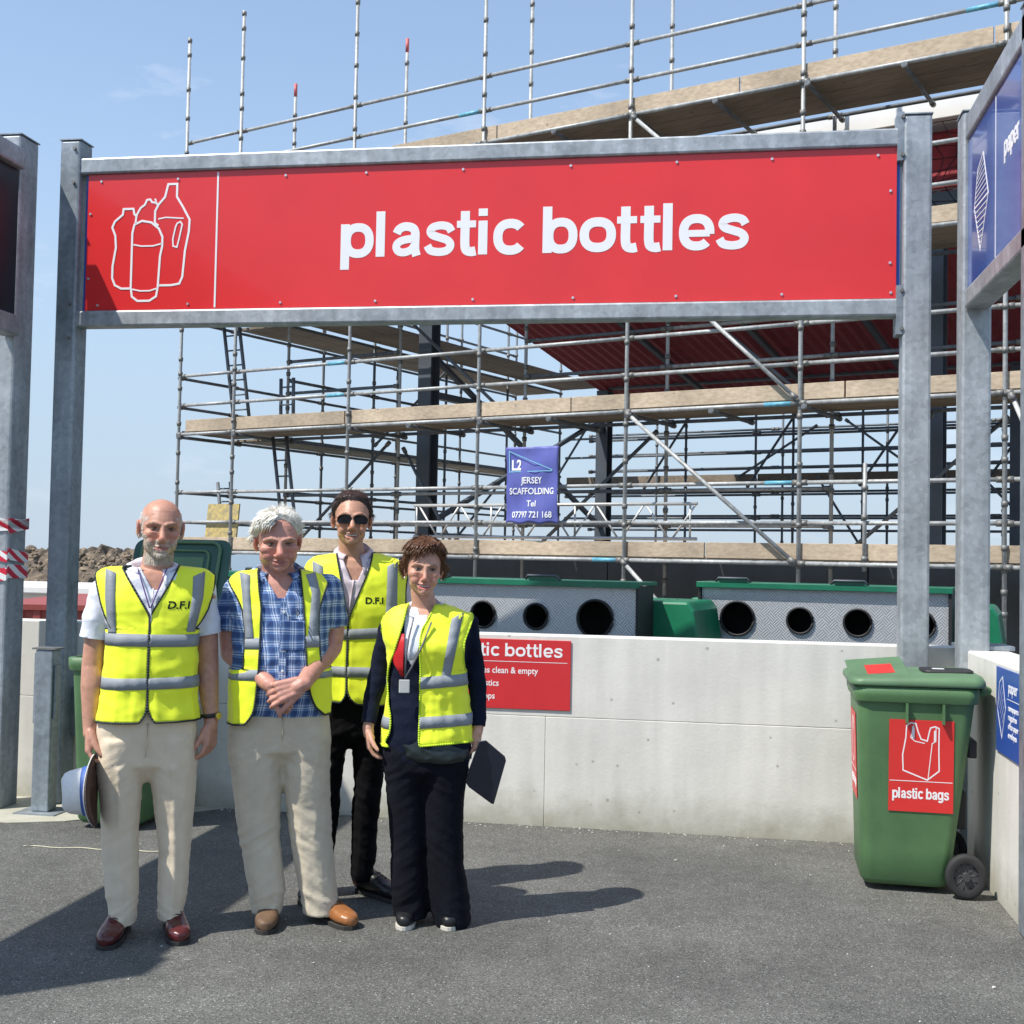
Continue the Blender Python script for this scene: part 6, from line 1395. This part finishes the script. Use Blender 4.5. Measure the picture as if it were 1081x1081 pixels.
shoe(P2, L_(288, 965).x, .09, -4, .27, .102, M_BROWN); shoe(P2, L_(337, 968).x, .09, 31, .28, .104, M_TAN)

# ---------------------------------------------------------------- 3: tall dark-haired man with sunglasses
f = Fg(372, 940); L_ = f.L; P3 = place(f, f.d, 'tall dark haired man in sunglasses, pink shirt and black trousers standing behind the others')
RS3 = [(586, 356, 398, -.055, .065), (591, 340, 412, -.085, .085), (599, 330, 424, -.10, .10), (614, 326, 429, -.115, .11), (640, 332, 424, -.12, .11), (670, 335, 420, -.12, .10), (700, 337, 418, -.12, .10), (726, 337, 415, -.115, .10), (734, 338, 413, -.10, .09)]
H3 = head_M(L_(373, 549, -.03), yaw=2, pitch=-1, roll=1, k=1.06, wx=1.01)
aL = ([L_(335, 612, .02), L_(330, 665, .05), L_(331, 705, .06)], [.050, .042, .036], None); aR = ([L_(422, 612, .02), L_(428, 665, .05), L_(424, 715, .06), L_(421, 765, .02)], [.050, .042, .036, .027], dict(d=(0, -.1, -1), n=(-1, .2, 0), side=-1))
b3 = body(f, P3, RS3, H3, (L_(375, 596, .01), .057), [aL, aR], [[L_(356, 760, .0), L_(345, 850, .02), L_(335, 932, .05)], [L_(392, 760, 0), L_(388, 850, .02), L_(381, 928, .05)]], (.48, .255, .165), dict(smile=1.0, nose=1.0, jaw=.98, mopen=1.0), brow=(.10, .05, .03), red=.28)
dk = hair_mat('dark_brown_hair', (.050, .026, .016), (.018, .010, .007), .4)
def line3(az): return interp([(-180, -38), (-130, -34), (-105, -14), (-88, -12), (-74, -14), (-66, 4), (-54, 18), (-40, 30), (-15, 37), (0, 36), (15, 37), (40, 30), (54, 18), (66, 4), (74, -14), (88, -12), (105, -14), (130, -34), (180, -38)], az)
cap3 = hair_cap(b3.data, H3, line3, lambda az, el, q: .010 + .006 * (el > 40) + .004 * abs(math.sin(R(az))), mt=dk, parent=P3, streak=.004, seed=4)
strands('hair_locks', cap3.data, H3, lambda q: 1.0, lambda q: (.5 if q.x > -.02 else -.5, .4 if q.z > .08 else .1, -.25 - (abs(q.x) > .055) * 1.0), .020, .0015, dk, P3, 7000, lift=.14, jit=.2, seed=8, grav=.04)
teeth(P3, H3, 1.0, .023)

bm = BM()
for s in (-1, 1):
    out_ = [(s * .034 + .0305 * math.copysign(abs(math.cos(a)) ** .7, math.cos(a)), -.003 + .0190 * math.copysign(abs(math.sin(a)) ** .75, math.sin(a)) - .10 * (abs(math.cos(a)) * .0305) * (1 if math.cos(a) * s > 0 else 0)) for a in [2 * math.pi * k / 28 for k in range(28)]]
    lay = []
    for dy in (0, -.003): lay.append([bm.verts.new((x, -.0985 + 6 * (abs(x) - .01) ** 2 * (abs(x) > .01) + dy, z)) for x, z in out_])
    bm.faces.new(lay[0]); bm.faces.new(lay[1][::-1])
    for k in range(28): bm.faces.new((lay[0][k], lay[0][(k + 1) % 28], lay[1][(k + 1) % 28], lay[1][k]))
bm.transform(H3); gl = obj('sunglasses', bm, M_LENS, P3)
bm = BM(); path_tube(bm, [(-.010, -.100, .004), (0, -.104, .007), (.010, -.100, .004)], .0018, 6)
for s in (-1, 1): path_tube(bm, [(s * .058, -.084, .004), (s * .075, -.06, .006), (s * .082, .0, .008), (s * .084, .02, .004)], .0018, 6)
bm.transform(H3); obj('glasses_frame', bm, M_SHBLK, gl)
sl3 = [([L_(337, 608, .02), L_(331, 650, .04), L_(330, 690, .05)], [.058, .052, .046]), ([L_(421, 608, .02), L_(427, 650, .04), L_(424, 715, .055), L_(421, 758, .02)], [.058, .052, .046, .036])]
sh3 = top_garment(P3, f, RS3, sl3, M_PINK, 'dress_shirt', cut=[(358, 575), (396, 575), (379, 612), (372, 612)], seed=11)
collar(P3, L_(375, 578, .01), .070, .066, M_PINK, zt=.03, drop=.045, gap=22, tip=.055, flare=.026, lean=.034, over=sh3)
bm = BM(); path_tube(bm, [L_(375, 612, -.112), L_(372, 630, -.122), L_(369.5, 650, -.127)], .006, 6); obj('placket', bm, M_PINK, P3)
form = BM(); rings(form, [f.ring(*r) for r in [(586, 356, 398, -.06, .075), (590, 336, 416, -.075, .085), (596, 326, 428, -.095, .10), (612, 322, 431, -.115, .115), (640, 328, 427, -.125, .11)] + RS3[5:7] + [(745, 333, 419, -.135, .118)]], e=2.6)
fm = remesh(form, .012, 3)
V = Vest(f, fm, (f.Z(335, 735), f.Z(415, 742)), (L_(376, 588).x, .015, .092, .08),
    f.tab([(357, 582), (361, 606), (369, 652), (368.5, 665), (367.5, 700), (367, 728), (366, 734), (361, 737)]), f.tab([(395, 582), (391, 600), (369.4, 652), (369, 665), (368, 700), (367.5, 726), (371, 735), (379, 740)]),
    f.tab([(322, 604), (325, 618), (330, 640), (333, 668)]), f.tab([(432, 604), (430, 618), (429, 640), (426, 664)]), cx=L_(375, 650).x, seed=14, wr=.005)
v3 = V.build(P3, M_VEST, M_PIPE, bands=((f.Z(335, 674), f.Z(420, 672), .047), (f.Z(335, 710), f.Z(420, 713), .046)), straps=((-1, sorted((L_(a, c).z, L_(b, c).x, L_(a, c).x) for a, b, c in [(332, 343, 586), (334, 344, 620), (336, 346, 660)])), (1, sorted((L_(a, c).z, L_(a, c).x, L_(b, c).x) for a, b, c in [(410, 421, 586), (409, 420, 620), (407, 419, 660)]))))
t = text_obj('lettering', 'D.F.I', .040, M_INK, v3, panel_M(L_(386.5, 636).x, -.3, L_(386.5, 636).z), .0008, .0012, xs=1.1); project_on(t, bvh_of(v3), .0012)
trousers(P3, f, [(724, 336, 416, -.12, .105), (750, 335, 414, -.115, .11), (772, 335, 413, -.11, .11)],
    [[(755, 335, 374, -.10, .11), (780, 335, 368, -.09, .10), (830, 334, 362, -.08, .09), (880, 330, 357, -.07, .08), (920, 326, 350, -.065, .075), (938, 325, 348, -.065, .075)],
     [(755, 375, 413, -.10, .11), (780, 373, 411, -.09, .10), (825, 375, 406, -.08, .09), (838, 374, 405, -.085, .085), (870, 372, 400, -.07, .08), (900, 371, 398, -.07, .08), (918, 371.5, 395, -.07, .08), (926, 372, 394, -.07, .08)]], M_BLKC, seed=8, wr=.006)
shoe(P3, L_(342, 946).x, .09, -16, .28, .10, M_SHBLK); shoe(P3, L_(381, 935).x, .05, 42, .30, .105, M_SHBLK)

# ---------------------------------------------------------------- 4: woman
f = Fg(456, 969); L_ = f.L; P4 = place(f, f.d, 'short brown haired woman in a navy cardigan and open yellow vest, rightmost, holding a folder')
RS4 = [(640, 436, 466, -.045, .055), (644, 422, 482, -.07, .075), (652, 412, 494, -.09, .09), (668, 409, 497, -.115, .095), (685, 411, 494, -.135, .09), (705, 413, 491, -.115, .085), (730, 412, 492, -.11, .09), (760, 407, 496, -.12, .10), (785, 405, 499, -.12, .11), (800, 405, 499, -.12, .11)]
H4 = head_M(L_(448, 600, -.03), yaw=5, pitch=3, roll=3, k=.985, wx=1.0)
aL = ([L_(412, 662, .02), L_(402, 700, .05), L_(394, 732, .04), L_(390, 768, -.01)], [.042, .036, .032, .022], dict(d=(.12, -.1, -1), n=(1, .1, 0), side=1, size=.88, curl=(26, 28, 30, 32), curl2=24)); aR = ([L_(495, 660, .02), L_(501, 700, .05), L_(505, 728, .04), L_(505, 768, -.0)], [.042, .036, .032, .022], dict(d=(-.10, -.05, -1), n=(-.9, .3, 0), side=-1, size=.90, curl=(36, 40, 44, 46), curl2=42, thumb=(.85, .3, .35)))
b4 = body(f, P4, RS4, H4, (L_(450, 645, .008), .049), [aL, aR], [[L_(430, 800, .0), L_(430, 880, .02), L_(430, 955, .04)], [L_(474, 800, 0), L_(474, 880, .02), L_(475, 960, .04)]], (.56, .30, .21), dict(smile=1.1, nose=.85, jaw=.95, cheek=1.05, mopen=.9, fem=True), brow=(.14, .08, .05), red=.26, lips=(.42, .09, .09))
eyes(P4, H4, None, open_=.6, fem=True, lash=(.012, .008, .006)); teeth(P4, H4, 1.0, .021)
br_ = hair_mat('chestnut_hair', (.17, .075, .032), (.055, .024, .012), .42)
def line4(az): return interp([(-180, -48), (-120, -46), (-100, -44), (-84, -38), (-70, -22), (-60, 4), (-48, 18), (-30, 22), (-10, 26), (5, 34), (20, 40), (35, 32), (50, 18), (60, 4), (70, -22), (84, -38), (100, -44), (120, -46), (180, -48)], az)
cap4 = hair_cap(b4.data, H4, line4, lambda az, el, q: .012 + .012 * (el > 30) + .007 * max(0, abs(math.sin(R(az)))) * (el > -20), mt=br_, parent=P4, streak=.0035, seed=7)
strands('hair_locks', cap4.data, H4, lambda q: 1.0, lambda q: (-.55 if q.x < .02 else .55, -.5 if q.y < .03 and q.z > .05 else .1, -.35 - (abs(q.x) > .05) * 1.3), .030, .0015, br_, P4, 9000, lift=.05, jit=.09, seed=12, grav=.06)
bm = BM(); rn = random.Random(5)
for k in range(80):
    a = rn.uniform(-66, 40); s0 = Vector((.080 * math.sin(R(a)), -.086 * math.cos(R(a)) - .006, .088 + rn.uniform(-.010, .014) + (.010 if a > 5 else 0))); e0 = s0 + Vector((-.012 + rn.uniform(-.010, .006) + (.02 if a > 10 else 0), .006, -.040 + rn.uniform(-.010, .014) + (.016 if a > 0 else 0))); m0 = s0.lerp(e0, .5) + Vector((-.002, -.010, .005))
    path_tube(bm, [s0 + Vector((.01, .03, .010)), s0, m0, e0], [.003, .0032, .0024, .0006], 5)
bm.transform(H4); obj('fringe', bm, br_, P4)
for s in (-1, 1):
    bm = BM(); ball(bm, H4 @ Vector((s * .078, .0, -.045)), .0045); obj('earring', bm, mat('pearl', (.7, .68, .6), .2), P4, True)
sl4 = [([L_(413, 660, .02), L_(403, 700, .05), L_(395, 732, .04), L_(390, 762, -.005)], [.050, .044, .040, .031]), ([L_(494, 658, .02), L_(501, 700, .05), L_(505, 730, .04), L_(505, 766, .0)], [.050, .044, .040, .033])]
top_garment(P4, f, RS4, sl4, M_NAVY, 'cardigan', cut=[(428, 632), (468, 632), (452, 668), (436, 700), (428, 690)], seed=13)
# blouse panel under the open cardigan, red lining and shirt collar
bm = BM(); rings(bm, [(a, b, c, d - .007, g - .007) for a, b, c, d, g in [f.ring(*r) for r in RS4[:7]]], e=2.4); me = remesh(bm, .01, 3); me.transform(Matrix.Identity(4)); cut_front(me, [(L_(a, b).x, L_(a, b).z) for a, b in [(438, 630), (466, 630), (453, 663), (448, 663)]]); blo = finish('blouse', me, M_WSH, P4)
collar(P4, L_(450, 636, .006), .062, .058, M_WSH, zt=.024, drop=.036, gap=24, tip=.085, flare=.026, lean=.04, over=blo)
def patch(name, pts, y, mt, th=.004, parent=P4, bulge=.0):
    bm = BM(); prism(bm, [(L_(a, b).x, L_(a, b).z) for a, b in pts], 0, th, panel_M(0, y, 0)); return obj(name, bm, mt, parent)
form = BM(); rings(form, [f.ring(*r) for r in [(640, 436, 466, -.05, .065), (643, 420, 484, -.065, .075), (649, 409, 497, -.085, .09), (660, 405, 502, -.105, .10), (674, 407, 498, -.125, .10)] + RS4[4:]], e=2.5)
fm = remesh(form, .012, 3)
bf = BVHTree.FromPolygons([v.co for v in fm.vertices], [tuple(p.vertices) for p in fm.polygons])
def drape_patch(name, pts, mt, off, parent=P4, n=14):
    """cloth patch inside a photo outline, laid on the front of the torso: pts = [(py, xl, xr)]"""
    bm = BM(); rows = []
    for (py, xl, xr) in pts:
        r = []
        for k in range(n + 1):
            q = L_(xl + (xr - xl) * k / n, py); h = bf.ray_cast(Vector((q.x, -1, q.z)), Vector((0, 1, 0)), 2)[0]; r.append(bm.verts.new((q.x, (h.y if h is not None else -.08) - off, q.z)))
        rows.append(r)
    for a, b in zip(rows, rows[1:]):
        for k in range(n): bm.faces.new((a[k], a[k + 1], b[k + 1], b[k])).smooth = True
    o = obj(name, bm, mt, parent); md = o.modifiers.new('s', 'SOLIDIFY'); md.thickness = .004; return o
drape_patch('red_lining', [(667, 424, 428), (676, 419, 428), (690, 413.5, 427.5), (700, 418, 427), (711, 425, 427)], mat('red_lining', (.62, .015, .02), .6, 0, .08), .006)
drape_patch('blouse_front', [(648, 437, 452), (660, 438, 450), (672, 434, 446), (684, 433, 442), (694, 433, 437)], M_WSH, .004)
V = Vest(f, fm, (f.Z(394, 783), f.Z(498, 779)), (L_(451, 642).x, .012, .078, .068),
    f.tab([(433, 634), (426, 658), (419.5, 680), (412, 700), (410, 716), (411.5, 741), (414, 752), (413.5, 768), (408, 778), (400, 784)]), f.tab([(464, 630), (455, 648), (444, 666), (441, 690), (438, 708), (430, 738), (427.5, 750), (428, 762), (434, 774), (444, 778)]),
    f.tab([(405, 656), (404, 676), (401, 700), (397, 718)]), f.tab([(502, 646), (497, 658), (490, 676), (489, 694), (491, 706)]), cx=L_(452, 700).x, seed=21, wr=.007, flare=.045)
v4 = V.build(P4, M_VEST2, M_PIPEY, bands=((f.Z(400, 725), f.Z(490, 721), .049), (f.Z(393, 765), f.Z(497, 762), .048)), straps=((-1, sorted((L_(a, c).z, L_(b, c).x, L_(a, c).x) for a, b, c in [(414, 422, 640), (409, 417, 660), (402, 409, 716)])), (1, sorted((L_(a, c).z, L_(a, c).x, L_(b, c).x) for a, b, c in [(482, 493, 632), (475, 486, 660), (466, 475, 712)]))))
bm = BM(); p_ = [L_(438, 650, -.115), L_(433, 670, -.135), L_(430, 690, -.142), L_(429, 712, -.140)]; path_tube(bm, p_, .004, 6); p_ = [L_(456, 655, -.12), L_(446, 680, -.148), L_(436, 700, -.150), L_(429, 712, -.142)]; path_tube(bm, p_, .004, 6); lan = obj('lanyard', bm, mat('grey_lanyard', (.12, .12, .13), .6), P4)
bm = BM(); box(bm, -.022, .022, -.003, .003, -.055, 0); o = obj('badge', bm, mat('pale_badge', (.5, .5, .48), .3), lan, bevel=.003); o.location = L_(428.5, 713, -.150)
trousers(P4, f, [(772, 407, 497, -.115, .105), (790, 405, 498, -.12, .115), (810, 404.5, 495, -.115, .115)],
    [[(790, 405, 450, -.11, .11), (820, 407, 449, -.10, .105), (845, 409.5, 449, -.095, .10), (888, 413.5, 449, -.09, .095), (924, 413, 451, -.09, .10), (950, 415, 453, -.09, .105), (962, 416.5, 452, -.09, .105)],
     [(790, 447, 498, -.12, .11), (820, 446, 493, -.11, .105), (845, 446, 490, -.105, .10), (888, 447.5, 489.5, -.10, .095), (910, 449, 490.5, -.105, .10), (944, 452, 496, -.115, .105), (966, 458, 497, -.12, .11), (971, 460, 496, -.12, .11)]], M_BLKN, seed=17, wr=.0038, name='wide_trousers')
# dark tunic hem showing under the vest
bm = BM(); rings(bm, [f.ring(*r) for r in [(768, 408, 496, -.112, .10), (782, 409, 497, -.122, .105), (795, 420, 497, -.138, .12), (800, 428, 495, -.13, .11)]], e=2.4); me = remesh(bm, .008, 2); displace(me, lambda p, n: .008 * fold(p[0] * 9, p[1] * 9, p[2] * 14)); finish('tunic_hem', me, mat('dark_satin', (.010, .016, .015), .32, 0, .3, 6), P4)
shoe(P4, L_(434, 955).x, .125, -6, .25, .085, M_SHBLK, M_SOLEW, False); shoe(P4, L_(478, 962).x, .12, -4, .25, .088, M_SHBLK, M_SOLEW, False)
# folder in her hand
FO = empty('document_folder', 'dark navy document folder held low by the woman', 'folder', P4.matrix_basis @ L_(506, 786, -.02), P4.rotation_euler.z)
M_FOL = mat('navy_folder_cover', (.008, .010, .020), .35, 0, .1)
fp_ = [(506, 781), (513, 780), (533, 797), (534, 801), (521, 846), (518, 845), (495, 828), (491, 822)]; o0 = L_(506, 786)
bm = BM(); prism(bm, [((L_(a, b) - o0).x, (L_(a, b) - o0).z) for a, b in fp_], 0, .003, panel_M(0, -.012, 0)); obj('front_cover', bm, M_FOL, FO, bevel=.001)
bm = BM(); prism(bm, [((L_(a, b) - o0).x, (L_(a, b) - o0).z) for a, b in fp_], 0, .003, panel_M(0, .006, 0)); obj('back_cover', bm, M_FOL, FO, bevel=.001)
bm = BM(); prism(bm, [((L_(a, b) - o0).x * .985 - .001, (L_(a, b) - o0).z * .985) for a, b in fp_], 0.0005, .012, panel_M(0, .002, 0)); obj('papers', bm, M_WHITE, FO)
